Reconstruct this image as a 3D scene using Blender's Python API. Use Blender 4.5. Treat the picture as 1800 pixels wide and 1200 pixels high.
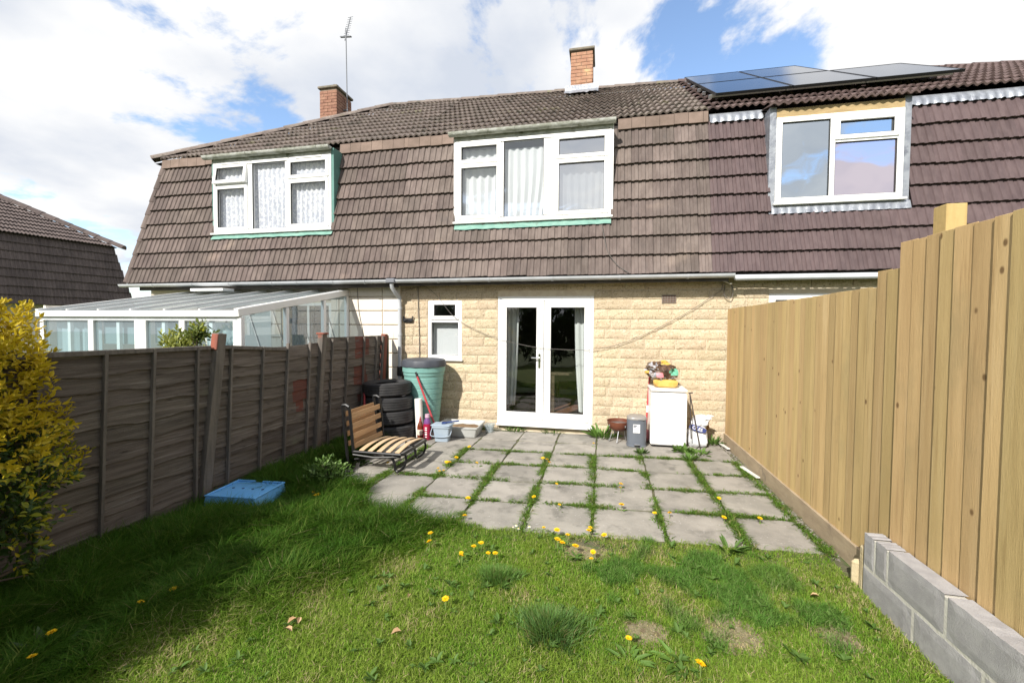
import bpy, bmesh, math, random
import numpy as np
from mathutils import Vector, Matrix, noise as mnoise

for o in list(bpy.data.objects): bpy.data.objects.remove(o, do_unlink=True)
SC = bpy.context.scene
COL = SC.collection
R = math.radians
rng = random.Random(7)
nrng = np.random.default_rng(7)

# ------------------------------------------------------------------ camera
YW = 6.841                       # plane of the ground-floor facade
cam_d = bpy.data.cameras.new('camera'); cam = bpy.data.objects.new('camera', cam_d); COL.objects.link(cam)
cam_d.sensor_fit = 'HORIZONTAL'; cam_d.sensor_width = 36.0; cam_d.lens = 750.4/1800*36
cam_d.clip_start = 0.05; cam_d.clip_end = 500
_yaw, _pit, _rol = R(11.852), R(1.909), R(.391)
_f = Vector((-math.sin(_yaw)*math.cos(_pit), math.cos(_yaw)*math.cos(_pit), -math.sin(_pit)))
_r = Vector((math.cos(_yaw), math.sin(_yaw), 0)); _u = _r.cross(_f)
_r2 = _r*math.cos(_rol) + _u*math.sin(_rol); _u2 = -_r*math.sin(_rol) + _u*math.cos(_rol)
_m = Matrix((_r2, _u2, -_f)).transposed().to_4x4(); _m.translation = (0, 0, 1.685)
cam.matrix_world = _m
SC.camera = cam
SC.render.resolution_x = 1024; SC.render.resolution_y = 682

# ------------------------------------------------------------------ light
SUN = Vector((-.36, -1.0, .80)).normalized()      # towards the sun
SUN_EL = math.asin(SUN.z); SUN_ROT = math.atan2(SUN.x, SUN.y)
sd = bpy.data.lights.new('sun', 'SUN'); sd.energy = 4.5; sd.angle = R(.53); sd.color = (1, .95, .87)
so = bpy.data.objects.new('sun', sd); COL.objects.link(so)
so.rotation_euler = SUN.to_track_quat('Z', 'Y').to_euler()

def sky_world():
    w = bpy.data.worlds.new('World'); SC.world = w; w.use_nodes = True
    nt = w.node_tree; nt.nodes.clear(); N = nt.nodes.new; L = nt.links.new
    def nd(t, **k):
        n = N(t)
        for a, b in k.items(): setattr(n, a, b)
        return n
    def math_(op, a, b=None, c=None, clamp=False):
        n = nd('ShaderNodeMath', operation=op, use_clamp=clamp)
        for i, v in enumerate((a, b, c)):
            if v is None: continue
            if isinstance(v, (int, float)): n.inputs[i].default_value = v
            else: L(v, n.inputs[i])
        return n.outputs[0]
    sky = nd('ShaderNodeTexSky', sky_type='NISHITA', sun_disc=False)
    sky.sun_elevation = SUN_EL; sky.sun_rotation = SUN_ROT; sky.air_density = 1.0; sky.dust_density = .6; sky.ozone_density = 1.6
    tc = nd('ShaderNodeTexCoord'); sep = nd('ShaderNodeSeparateXYZ'); L(tc.outputs['Generated'], sep.inputs[0])
    zz = math_('ADD', math_('MAXIMUM', sep.outputs[2], 0.0), .22)
    cx = math_('DIVIDE', sep.outputs[0], zz); cy = math_('DIVIDE', sep.outputs[1], zz)
    comb = nd('ShaderNodeCombineXYZ'); L(cx, comb.inputs[0]); L(cy, comb.inputs[1])
    mp = nd('ShaderNodeMapping'); mp.inputs['Location'].default_value = (7.7, 2.3, 0); L(comb.outputs[0], mp.inputs[0])
    n1 = nd('ShaderNodeTexNoise'); n1.inputs['Scale'].default_value = 1.35; n1.inputs['Detail'].default_value = 11; n1.inputs['Roughness'].default_value = .6; n1.inputs['Distortion'].default_value = .2
    L(mp.outputs[0], n1.inputs['Vector'])
    n2 = nd('ShaderNodeTexNoise'); n2.inputs['Scale'].default_value = 1.9; n2.inputs['Detail'].default_value = 9; n2.inputs['Roughness'].default_value = .5
    mp2 = nd('ShaderNodeMapping'); mp2.inputs['Location'].default_value = (8.4, 2.2, 0); L(comb.outputs[0], mp2.inputs[0]); L(mp2.outputs[0], n2.inputs['Vector'])
    # gaps in the cloud deck
    cov = math_('MULTIPLY_ADD', n1.outputs[0], 2.0, -.30)
    def gap(d, rad, amt, cov):
        dv = nd('ShaderNodeVectorMath', operation='DOT_PRODUCT'); L(tc.outputs['Generated'], dv.inputs[0]); dv.inputs[1].default_value = Vector(d).normalized()
        mr = nd('ShaderNodeMapRange', interpolation_type='SMOOTHSTEP'); L(dv.outputs['Value'], mr.inputs[0])
        mr.inputs[1].default_value = math.cos(rad); mr.inputs[2].default_value = math.cos(rad*.25); mr.inputs[3].default_value = 0; mr.inputs[4].default_value = amt
        return math_('SUBTRACT', cov, mr.outputs[0])
    cov = gap((0.2284, 0.8270, 0.5137), .20, .30, cov)
    cov = gap((0.1012, 0.8647, 0.4919), .12, .12, cov)
    cov = gap((-0.5574, 0.7168, 0.4190), .10, .10, cov)
    mr = nd('ShaderNodeMapRange', interpolation_type='SMOOTHSTEP'); L(cov, mr.inputs[0]); mr.inputs[1].default_value = .44; mr.inputs[2].default_value = .58
    fac = mr.outputs[0]
    # cloud brightness: bright tops, soft grey-blue undersides
    sh = nd('ShaderNodeMapRange'); L(n2.outputs[0], sh.inputs[0]); sh.inputs[1].default_value = .33; sh.inputs[2].default_value = .58; sh.inputs[3].default_value = 0; sh.inputs[4].default_value = 1
    cmix = nd('ShaderNodeMix', data_type='RGBA'); L(sh.outputs[0], cmix.inputs[0])
    cmix.inputs[6].default_value = (4.5, 4.85, 5.5, 1); cmix.inputs[7].default_value = (6.8, 6.8, 6.8, 1)
    m = nd('ShaderNodeMix', data_type='RGBA'); L(fac, m.inputs[0])
    boost = nd('ShaderNodeMix', data_type='RGBA', blend_type='MULTIPLY'); boost.inputs[0].default_value = 1
    L(sky.outputs[0], boost.inputs[6]); boost.inputs[7].default_value = (1.8, 1.8, 1.8, 1)
    L(boost.outputs[2], m.inputs[6]); L(cmix.outputs[2], m.inputs[7])
    bg = nd('ShaderNodeBackground'); bg.inputs[1].default_value = .10; L(m.outputs[2], bg.inputs[0])
    out = nd('ShaderNodeOutputWorld'); L(bg.outputs[0], out.inputs[0])
sky_world()
SC.view_settings.view_transform = 'Standard'; SC.view_settings.look = 'None'
SC.view_settings.gamma = 1; SC.view_settings.use_curve_mapping = False
SC.view_settings.exposure = .62
SC.cycles.max_bounces = 8; SC.cycles.transparent_max_bounces = 16; SC.cycles.caustics_reflective = False; SC.cycles.caustics_refractive = False

# ------------------------------------------------------------------ materials
def srgb(r, g, b):
    f = lambda c: ((c/255+.055)/1.055)**2.4 if c/255 > .04045 else c/255/12.92
    return (f(r), f(g), f(b))

def pm(name, c1, c2=None, scale=6, stretch=(1, 1, 1), rough=.8, bump=0, bscale=60, rnd=0, hue=0, metal=0, layers=(), lo=.35, hi=.65, spec=.4, bstretch=(1, 1, 1), attr=None, trans=0, obj=False):
    m = bpy.data.materials.new(name); m.use_nodes = True
    nt = m.node_tree; bs = nt.nodes['Principled BSDF']; L = nt.links.new
    bs.inputs['Roughness'].default_value = rough; bs.inputs['Metallic'].default_value = metal; bs.inputs['Specular IOR Level'].default_value = spec
    geo = nt.nodes.new('ShaderNodeNewGeometry'); oi = None
    pos = geo.outputs['Position']
    if obj:
        oi = nt.nodes.new('ShaderNodeObjectInfo'); tc = nt.nodes.new('ShaderNodeTexCoord')
        sc = nt.nodes.new('ShaderNodeVectorMath'); sc.operation = 'MULTIPLY_ADD'
        cb = nt.nodes.new('ShaderNodeCombineXYZ')
        for i in range(3): L(oi.outputs['Random'], cb.inputs[i])
        L(cb.outputs[0], sc.inputs[0]); sc.inputs[1].default_value = (37.1, 51.7, 23.3); L(tc.outputs['Object'], sc.inputs[2])
        pos = sc.outputs[0]
    def nz(s, st, detail=7, off=0):
        mp = nt.nodes.new('ShaderNodeMapping'); mp.inputs['Scale'].default_value = st; mp.inputs['Location'].default_value = (off, off*.7, off*1.3); L(pos, mp.inputs[0])
        n = nt.nodes.new('ShaderNodeTexNoise'); n.inputs['Scale'].default_value = s; n.inputs['Detail'].default_value = detail; n.inputs['Roughness'].default_value = .6; L(mp.outputs[0], n.inputs['Vector'])
        return n.outputs[0]
    def mixc(f, a, b, blend='MIX'):
        x = nt.nodes.new('ShaderNodeMix'); x.data_type = 'RGBA'; x.blend_type = blend
        if isinstance(f, (int, float)): x.inputs[0].default_value = f
        else: L(f, x.inputs[0])
        for i, v in ((6, a), (7, b)):
            if isinstance(v, tuple): x.inputs[i].default_value = (*v[:3], 1)
            else: L(v, x.inputs[i])
        return x.outputs[2]
    def mr(v, a, b, c=0, d=1):
        x = nt.nodes.new('ShaderNodeMapRange'); x.interpolation_type = 'SMOOTHSTEP'; L(v, x.inputs[0])
        for i, q in enumerate((a, b, c, d)): x.inputs[i+1].default_value = q
        return x.outputs[0]
    col = tuple(c1)
    if attr:
        at = nt.nodes.new('ShaderNodeAttribute'); at.attribute_name = attr; col = at.outputs['Color']
    if c2 is not None: col = mixc(mr(nz(scale, stretch), lo, hi), col, tuple(c2))
    for k, ly in enumerate(layers):
        c, s, a, b = ly[:4]; st = ly[4] if len(ly) > 4 else (1, 1, 1)
        col = mixc(mr(nz(s, st, 8, 5.3*(k+1)), a, b), col, tuple(c))
    if rnd or hue:
        if oi is None: oi = nt.nodes.new('ShaderNodeObjectInfo')
        hs = nt.nodes.new('ShaderNodeHueSaturation')
        x = nt.nodes.new('ShaderNodeMapRange'); L(oi.outputs['Random'], x.inputs[0]); x.inputs[3].default_value = 1-rnd; x.inputs[4].default_value = 1+rnd
        L(x.outputs[0], hs.inputs['Value'])
        if hue:
            wn = nt.nodes.new('ShaderNodeTexWhiteNoise'); wn.noise_dimensions = '1D'; L(oi.outputs['Random'], wn.inputs['W'])
            y = nt.nodes.new('ShaderNodeMapRange'); L(wn.outputs[0], y.inputs[0]); y.inputs[3].default_value = .5-hue; y.inputs[4].default_value = .5+hue
            L(y.outputs[0], hs.inputs['Hue'])
        if isinstance(col, tuple): hs.inputs['Color'].default_value = (*col, 1)
        else: L(col, hs.inputs['Color'])
        col = hs.outputs[0]
    if isinstance(col, tuple): bs.inputs['Base Color'].default_value = (*col, 1)
    else: L(col, bs.inputs['Base Color'])
    if bump:
        bp = nt.nodes.new('ShaderNodeBump'); bp.inputs['Strength'].default_value = bump; bp.inputs['Distance'].default_value = .01
        L(nz(bscale, bstretch, 5, 2.1), bp.inputs['Height']); L(bp.outputs[0], bs.inputs['Normal'])
    if trans:
        tr = nt.nodes.new('ShaderNodeBsdfTranslucent'); ms = nt.nodes.new('ShaderNodeMixShader'); ms.inputs[0].default_value = trans
        if isinstance(col, tuple): tr.inputs[0].default_value = (*col, 1)
        else: L(col, tr.inputs[0])
        L(bs.outputs[0], ms.inputs[1]); L(tr.outputs[0], ms.inputs[2]); L(ms.outputs[0], nt.nodes['Material Output'].inputs[0])
    return m

def glass(name, refl=.1, tint=(.9, .93, .93), rough=0.0, wave=.02, rcol=(1, 1, 1), diff=0, dcol=(.7, .8, .85)):
    m = bpy.data.materials.new(name); m.use_nodes = True; nt = m.node_tree; nt.nodes.clear(); N = nt.nodes.new; L = nt.links.new
    t = N('ShaderNodeBsdfTransparent'); t.inputs[0].default_value = (*tint, 1)
    g = N('ShaderNodeBsdfGlossy'); g.inputs[0].default_value = (*rcol, 1); g.inputs['Roughness'].default_value = rough
    ge = N('ShaderNodeNewGeometry'); dt = N('ShaderNodeVectorMath'); dt.operation = 'DOT_PRODUCT'; L(ge.outputs['Incoming'], dt.inputs[0]); L(ge.outputs['Normal'], dt.inputs[1])
    def mt(op, a, b):
        n = N('ShaderNodeMath'); n.operation = op
        for i, v in enumerate((a, b)):
            if isinstance(v, (int, float)): n.inputs[i].default_value = v
            else: L(v, n.inputs[i])
        return n
    ab = mt('ABSOLUTE', dt.outputs['Value'], 0); om = mt('SUBTRACT', 1, ab.outputs[0]); pw = mt('POWER', om.outputs[0], 5); r0 = .05+refl
    ml = mt('MULTIPLY', pw.outputs[0], 1-r0); ad = mt('ADD', ml.outputs[0], r0)
    mx = N('ShaderNodeMixShader'); L(ad.outputs[0], mx.inputs[0]); L(t.outputs[0], mx.inputs[1]); L(g.outputs[0], mx.inputs[2])
    if wave:
        n = N('ShaderNodeTexNoise'); n.inputs['Scale'].default_value = 1.6; n.inputs['Detail'].default_value = 1; geo = N('ShaderNodeNewGeometry'); L(geo.outputs['Position'], n.inputs['Vector'])
        b = N('ShaderNodeBump'); b.inputs['Strength'].default_value = wave; b.inputs['Distance'].default_value = .2; L(n.outputs[0], b.inputs['Height']); L(b.outputs[0], g.inputs['Normal'])
    last = mx.outputs[0]
    if diff:
        d = N('ShaderNodeBsdfDiffuse'); d.inputs[0].default_value = (*dcol, 1); m2 = N('ShaderNodeMixShader'); m2.inputs[0].default_value = diff
        L(last, m2.inputs[1]); L(d.outputs[0], m2.inputs[2]); last = m2.outputs[0]
    o = N('ShaderNodeOutputMaterial'); L(last, o.inputs[0])
    return m

def wood_fence():
    """treated softwood: long grain, knots, per-board tone"""
    m = pm('fence_board_wood', (.50, .355, .165), (.43, .30, .135), 2.2, (9, 9, .55), .78, .3, 30, rnd=.14, hue=.007, obj=True, bstretch=(10, 10, .5),
           layers=[((.52, .385, .195), 1.6, .5, .75, (6, 6, .35)), ((.36, .245, .108), 5, .52, .72, (9, 9, .35)), ((.33, .245, .12), 1.7, .62, .78, (2, 2, 1.2)), ((.37, .275, .13), 1.1, .58, .75, (1.5, 1.5, .8))])
    nt = m.node_tree; L = nt.links.new; bs = nt.nodes['Principled BSDF']
    oi = nt.nodes.new('ShaderNodeObjectInfo'); tc = nt.nodes.new('ShaderNodeTexCoord'); cb = nt.nodes.new('ShaderNodeCombineXYZ')
    for i in range(3): L(oi.outputs['Random'], cb.inputs[i])
    sc = nt.nodes.new('ShaderNodeVectorMath'); sc.operation = 'MULTIPLY_ADD'; L(cb.outputs[0], sc.inputs[0]); sc.inputs[1].default_value = (0, 91.7, 63.3); L(tc.outputs['Object'], sc.inputs[2])
    mp = nt.nodes.new('ShaderNodeMapping'); mp.inputs['Scale'].default_value = (0, 8.5, 5.2); L(sc.outputs[0], mp.inputs[0])
    v = nt.nodes.new('ShaderNodeTexVoronoi'); v.inputs['Scale'].default_value = 1; L(mp.outputs[0], v.inputs['Vector'])
    x = nt.nodes.new('ShaderNodeMapRange'); x.interpolation_type = 'SMOOTHSTEP'; L(v.outputs['Distance'], x.inputs[0]); x.inputs[1].default_value = .05; x.inputs[2].default_value = .13; x.inputs[3].default_value = .9; x.inputs[4].default_value = 0
    wn = nt.nodes.new('ShaderNodeSeparateColor'); L(v.outputs['Color'], wn.inputs[0])
    gt = nt.nodes.new('ShaderNodeMath'); gt.operation = 'GREATER_THAN'; gt.inputs[1].default_value = .28; L(wn.outputs[0], gt.inputs[0])
    mu = nt.nodes.new('ShaderNodeMath'); mu.operation = 'MULTIPLY'; L(x.outputs[0], mu.inputs[0]); L(gt.outputs[0], mu.inputs[1])
    old = bs.inputs['Base Color'].links[0].from_socket
    mx = nt.nodes.new('ShaderNodeMix'); mx.data_type = 'RGBA'; L(mu.outputs[0], mx.inputs[0]); L(old, mx.inputs[6]); mx.inputs[7].default_value = (.13, .07, .025, 1)
    L(mx.outputs[2], bs.inputs['Base Color'])
    return m

M = {}
M['block'] = pm('buff_block', (.485, .395, .268), (.55, .455, .32), 9, rough=.92, bump=1.0, bscale=48, rnd=.08, hue=.006,
                layers=[((.285, .215, .14), 44, .53, .64), ((.60, .515, .39), 30, .55, .68), ((.33, .26, .175), 3.2, .62, .8)])
M['mortar'] = pm('pale_mortar', (.64, .56, .43), (.56, .47, .35), 12, rough=.95, bump=.3)
M['plinth'] = pm('plinth_block', (.42, .35, .25), (.3, .26, .17), 7, rough=.95, bump=.6, layers=[((.16, .17, .09), 5, .55, .7)])
M['panel'] = pm('cream_panel', (.70, .63, .54), (.76, .70, .62), 3, rough=.8, bump=.1, layers=[((.58, .51, .43), 4, .6, .75, (4, 1, .5))])
_ty = lambda *a, **k: pm(*a, **k)
M['tile_mid'] = _ty('weathered_tile', (.112, .087, .077), (.156, .124, .110), 3.5, (3, 3, .6), .88, .35, 90, rnd=.19, hue=.008,
                    layers=[((.225, .175, .145), .9, .60, .78, (1, 1, 1.6)), ((.105, .085, .078), 2.4, .58, .72, (3, 3, .5)), ((.36, .33, .28), 24, .70, .76), ((.10, .085, .075), 16, .6, .75, (4, 4, .4))])
M['tile_left'] = _ty('old_brown_tile', (.102, .078, .069), (.143, .112, .099), 3.5, (3, 3, .6), .88, .35, 90, rnd=.17, hue=.008,
                     layers=[((.25, .19, .155), 1.1, .60, .78), ((.092, .072, .066), 2.6, .56, .72, (3, 3, .5)), ((.34, .31, .26), 22, .72, .78)])
M['tile_right'] = _ty('new_plum_tile', (.078, .052, .053), (.102, .070, .070), 3.0, (5, 5, .4), .72, .2, 70, rnd=.10, hue=.004,
                      layers=[((.30, .26, .25), 13, .74, .80)])
M['tile_shaded'] = _ty('far_shaded_tile', (.085, .066, .062), (.115, .09, .083), 2.5, (3, 3, .6), .88, .2, 60, rnd=.12)  # same tile as the terrace, darkened in colour for its shaded face
M['rtile_mid'] = _ty('roof_tile_weathered', (.140, .112, .098), (.200, .166, .145), 4, (2, 2, 1), .9, .4, 90, rnd=.15, hue=.006,
                     layers=[((.085, .075, .06), 3, .54, .68), ((.32, .30, .22), 15, .62, .72), ((.17, .17, .08), 2.2, .62, .76)])
M['rtile_right'] = _ty('roof_tile_newer', (.095, .064, .060), (.125, .087, .080), 4, rough=.8, bump=.2, bscale=80, rnd=.12)
M['slip'] = _ty('shaded_tan_slip_tile', (.215, .158, .130), (.17, .125, .10), 5, rough=.9, bump=.3, rnd=.12)  # tan slips, colour darkened to carry the shade of the upper eaves
M['felt'] = pm('roof_underlay', (.03, .026, .024), rough=.95)
M['brick'] = pm('chimney_brick', (.27, .135, .092), (.34, .19, .13), 7, rough=.92, bump=.5, bscale=60, rnd=.1,
                layers=[((.24, .12, .085), 6, .5, .65), ((.45, .31, .19), 4, .6, .75)])
M['brick2'] = pm('chimney_brick_buff', (.35, .185, .12), (.42, .25, .16), 7, rough=.92, bump=.5, bscale=60, layers=[((.55, .37, .2), 3, .56, .7), ((.34, .17, .11), 9, .58, .7)])
M['bmortar'] = pm('chimney_mortar', (.27, .22, .17), (.2, .16, .12), 12, rough=.95)
M['cap'] = pm('chimney_cap_concrete', (.22, .19, .15), (.15, .14, .11), 8, rough=.95, bump=.5)
M['pot'] = pm('chimney_pot_clay', (.07, .065, .06), (.12, .10, .09), 8, rough=.85)
M['lead'] = pm('lead_flashing', (.22, .235, .27), (.32, .34, .37), 9, rough=.45, bump=.8, bscale=14, metal=.35, layers=[((.15, .16, .19), 5, .55, .7)])
M['upvc'] = pm('white_upvc', (.80, .80, .79), (.77, .77, .75), 3, rough=.35, layers=[((.66, .65, .60), 8, .72, .85)])
M['gutter'] = pm('grey_gutter', (.50, .52, .55), (.43, .45, .47), 4, rough=.55, layers=[((.24, .24, .22), 7, .62, .8)])
M['gutter_old'] = pm('mossy_old_gutter', (.48, .49, .46), (.28, .29, .24), 5, (1.5, 3, 3), .85, .4, 50, layers=[((.13, .14, .09), 7, .55, .72), ((.60, .60, .57), 14, .66, .75)])
M['gutter_dark'] = pm('gutter_bracket', (.16, .17, .19), rough=.6)
M['fascia_dark'] = pm('dark_soffit', (.05, .045, .04), (.08, .07, .06), 6, rough=.9)
M['fascia_wood'] = pm('raw_timber_fascia', (.42, .31, .16), (.33, .24, .12), 6, (1, 3, 6), .8)
M['green'] = pm('green_painted_board', (.09, .20, .175), (.12, .25, .22), 5, rough=.7)
M['verdigris'] = pm('green_flashing', (.14, .29, .24), (.21, .36, .30), 7, (1, 1, 3), .75, .3, 40, layers=[((.14, .22, .18), 9, .6, .75)])
M['room'] = pm('dim_room_wall', (.42, .42, .42), rough=.9)
M['roomdark'] = pm('dark_room_wall', (.065, .058, .05), rough=.9)  # wall colour kept dark to stand in for the dim interior
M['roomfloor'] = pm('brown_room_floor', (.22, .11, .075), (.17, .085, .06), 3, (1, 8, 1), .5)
M['curtain'] = pm('white_curtain', (.84, .86, .86), rough=.9, trans=.25)
M['net'] = pm('spotted_net_curtain', (.62, .65, .72), (.90, .91, .92), 26, (1, 1, .7), rough=.9, lo=.46, hi=.56, trans=.2)
M['blindb'] = pm('pale_blue_blind', (.56, .67, .70), rough=.85, trans=.3)
M['blindt'] = pm('grey_teal_roller_blind', (.22, .30, .32), rough=.85, trans=.1)
M['gl_door'] = glass('door_glass', .05, (.86, .89, .88), wave=.03)
M['gl_up'] = glass('window_glass', .12, (.93, .95, .96), wave=.05)
M['gl_left'] = glass('net_window_glass', .05, (.95, .96, .97), wave=.05)
M['gl_right'] = glass('coated_window_glass', .55, (.45, .50, .55), wave=.04, rcol=(.85, .93, 1))
M['gl_lilac'] = glass('lilac_coated_glass', .6, (.5, .48, .55), wave=.04, rcol=(1, .9, 1))
M['gl_sky'] = glass('bright_window_glass', .55, (.85, .88, .9), wave=.05)
M['gl_cons'] = glass('conservatory_glass', .10, (.80, .90, .93), diff=.16, dcol=(.55, .68, .74))
M['gl_side'] = glass('conservatory_side_glass', .10, (.76, .85, .89), diff=.24, dcol=(.47, .60, .68))
M['gl_roof'] = glass('conservatory_roof_sheet', .22, (.55, .62, .64), rough=.10, diff=.20, dcol=(.36, .42, .43))
M['solar'] = pm('solar_glass', (.010, .013, .022), rough=.08, spec=.9)
M['black'] = pm('black_frame_metal', (.012, .012, .013), rough=.4, metal=.2)
M['alu'] = pm('aluminium', (.55, .56, .58), rough=.35, metal=.9)
M['cable'] = pm('black_cable', (.02, .02, .02), rough=.6)
M['cableg'] = pm('grey_cable', (.12, .11, .10), rough=.7)
M['cablew'] = pm('white_cable', (.6, .56, .5), rough=.7)
M['fboard'] = wood_fence()
M['postwood'] = pm('fence_post_wood', (.50, .36, .15), (.42, .30, .12), 4, (6, 6, .6), .8, .2, 40, obj=True)
M['gravelboard'] = pm('gravel_board', (.40, .315, .21), (.33, .255, .17), 5, (4, 1, 4), .9, .4, 60, layers=[((.24, .19, .135), 6, .56, .72), ((.45, .38, .29), 20, .64, .74)])
M['concblock'] = pm('grey_concrete_block', (.315, .305, .31), (.38, .37, .37), 14, rough=.95, bump=.5, bscale=170, rnd=.09, layers=[((.245, .235, .24), 3, .55, .72), ((.42, .41, .40), 60, .66, .72)])
M['blockmortar'] = pm('block_mortar', (.62, .60, .54), (.52, .50, .45), 14, rough=.95, bump=.5)
M['ystone'] = pm('yellow_stone', (.50, .42, .27), (.42, .34, .2), 10, rough=.95, bump=.6)
M['oldslat'] = pm('weathered_fence_slat', (.158, .132, .112), (.098, .080, .067), 2.5, (12, .8, 16), .92, .7, 40, rnd=.16, hue=.008, bstretch=(8, .6, 14), obj=True,
                  layers=[((.245, .22, .195), 3, .54, .72, (8, .5, 22)), ((.040, .032, .027), 4, .58, .74, (4, 1.2, 8)), ((.155, .16, .105), 1.6, .6, .78)])
M['redslat'] = pm('red_stained_slat', (.165, .055, .038), (.115, .048, .038), 2.5, (12, .8, 16), .92, .6, 40, rnd=.12, bstretch=(8, .6, 14), obj=True, layers=[((.12, .10, .09), 5, .56, .66, (3, 1, 5))])
M['batten'] = pm('weathered_batten', (.17, .148, .13), (.11, .096, .084), 3, (8, 8, .6), .92, .5, 40, rnd=.2, obj=True)
M['post'] = pm('old_fence_post', (.165, .143, .122), (.105, .092, .080), 3, (7, 7, .5), .92, .5, 40, obj=True, layers=[((.24, .085, .06), 1.4, .58, .66)])
M['redpost'] = pm('red_brown_post', (.27, .085, .055), (.19, .07, .05), 3, (5, 5, .6), .88, .4, 40)
M['mossy'] = pm('dark_mossy_board', (.035, .035, .022), (.06, .062, .035), 6, rough=.95, bump=.6)
M['slab'] = pm('concrete_slab', (.24, .226, .200), (.325, .303, .268), 2.6, rough=.92, bump=.5, bscale=90, rnd=.11, hue=.006,
               layers=[((.16, .152, .133), 3.5, .52, .70), ((.43, .41, .38), 40, .62, .70), ((.145, .14, .11), 1.3, .60, .76), ((.56, .55, .52), 15, .70, .73)])
M['jointsoil'] = pm('mossy_joint_soil', (.085, .085, .045), (.13, .12, .07), 24, rough=.98, bump=.8, bscale=80, layers=[((.075, .11, .03), 9, .48, .62), ((.045, .036, .026), 14, .56, .7)])
M['soil'] = pm('soil', (.075, .055, .036), (.12, .095, .062), 18, rough=.98, bump=.8, bscale=70)
M['lawn'] = pm('lawn_ground', (.10, .155, .022), (.15, .18, .04), 5, rough=.98, bump=.8, bscale=60, layers=[((.22, .19, .10), 4, .60, .76), ((.05, .045, .025), 9, .6, .75)])
M['thatch'] = pm('bare_soil_thatch', (.17, .15, .08), (.24, .21, .125), 40, rough=.98, bump=.8, bscale=90, layers=[((.14, .105, .06), 22, .5, .65), ((.45, .41, .33), 60, .62, .7)])
M['turf'] = pm('far_turf', (.06, .09, .025), (.09, .11, .035), 1.5, rough=.98)
M['blade'] = pm('grass_blade', (.1, .2, .03), rough=.6, attr='col', trans=.48, spec=.2)
M['gravel'] = pm('gravel_stone', (.26, .24, .21), (.16, .14, .12), 20, rough=.95)
M['weedleaf'] = pm('weed_leaf', (.085, .17, .025), (.12, .22, .04), 12, rough=.6, trans=.3, rnd=.2)
M['weedpale'] = pm('pale_weed_leaf', (.27, .37, .15), (.16, .27, .07), 30, rough=.65, trans=.25)
M['dand'] = pm('dandelion_yellow', (.86, .56, .005), rough=.6, trans=.15)
M['daisy'] = pm('daisy_white', (.82, .82, .80), rough=.6)
M['stem'] = pm('flower_stem', (.20, .27, .08), rough=.6)
M['tyre'] = pm('tyre_rubber', (.026, .026, .028), (.042, .041, .042), 6, rough=.62, bump=.15, bscale=200)
M['butt'] = pm('green_butt_plastic', (.155, .325, .295), (.185, .365, .33), 3, rough=.5, layers=[((.24, .40, .36), 5, .62, .8, (3, 3, .4))])
M['buttlid'] = pm('dark_lid_plastic', (.042, .048, .062), (.058, .064, .078), 4, rough=.55)
M['red'] = pm('red_handle', (.42, .05, .055), (.36, .05, .06), 5, rough=.5)
M['roll'] = pm('white_roll', (.76, .76, .72), (.70, .69, .64), 4, rough=.7)
M['bottlered'] = pm('amber_red_bottle', (.20, .030, .022), (.13, .03, .01), 6, rough=.2, spec=.6)
M['bottlepink'] = pm('pink_bottle', (.34, .012, .045), (.25, .01, .04), 5, rough=.25, spec=.6)
M['bottletop'] = pm('violet_bottle_neck', (.16, .06, .20), rough=.25)
M['capl'] = pm('lilac_cap', (.55, .35, .45), rough=.4)
M['paper'] = pm('cream_label', (.66, .60, .50), (.56, .48, .4), 20, rough=.7)
M['print'] = pm('white_print', (.8, .8, .8), rough=.6)
M['bucket'] = pm('blue_grey_plastic', (.30, .37, .45), (.35, .42, .49), 5, rough=.5)
M['tray'] = pm('cloudy_white_plastic', (.56, .57, .56), (.48, .49, .47), 5, rough=.45, trans=.15)
M['traysoil'] = pm('wet_brown_soil', (.16, .10, .055), (.24, .16, .09), 14, rough=.9, bump=.6)
M['navy'] = pm('navy_plastic', (.025, .05, .17), rough=.45)
M['clear'] = glass('clear_plastic', .06, (.82, .86, .88), rough=.08, diff=.18, dcol=(.6, .66, .68))
M['benchslat'] = pm('birch_slat', (.60, .44, .28), (.52, .37, .22), 3, (8, .8, 8), .55, rnd=.08, obj=True)
M['backslat'] = pm('tan_back_slat', (.47, .29, .15), (.40, .24, .12), 3, (8, .8, 8), .6, rnd=.08, obj=True)
M['greyfab'] = pm('grey_webbing', (.16, .15, .14), (.11, .105, .1), 12, rough=.9)
M['crate'] = pm('blue_crate_plastic', (.13, .40, .78), (.17, .45, .82), 5, rough=.45, layers=[((.30, .44, .62), 7, .6, .8)])
M['bbq'] = pm('rust_brown_enamel', (.125, .040, .022), (.16, .055, .03), 7, rough=.45, layers=[((.07, .035, .025), 9, .6, .75)])
M['ash'] = pm('grey_ash', (.17, .15, .14), (.1, .09, .085), 14, rough=.95)
M['bin'] = pm('slate_grey_bin', (.11, .125, .15), (.125, .14, .165), 3, rough=.4)
M['binlid'] = pm('taupe_bin_lid', (.25, .235, .22), rough=.35)
M['chrome'] = pm('chrome', (.8, .8, .8), rough=.15, metal=1)
M['sticker'] = pm('white_sticker', (.78, .78, .78), rough=.6)
M['stgrey'] = pm('sticker_grey_print', (.2, .22, .25), rough=.6)
M['fridge'] = pm('white_enamel', (.86, .86, .86), rough=.35)
M['fridgetop'] = pm('worn_white_top', (.80, .79, .76), (.72, .70, .66), 6, rough=.5, layers=[((.5, .4, .3), 9, .68, .8)])
M['bagyel'] = pm('yellow_bag', (.60, .36, .075), (.68, .46, .14), 7, rough=.4, bump=.5, bscale=30)
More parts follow.
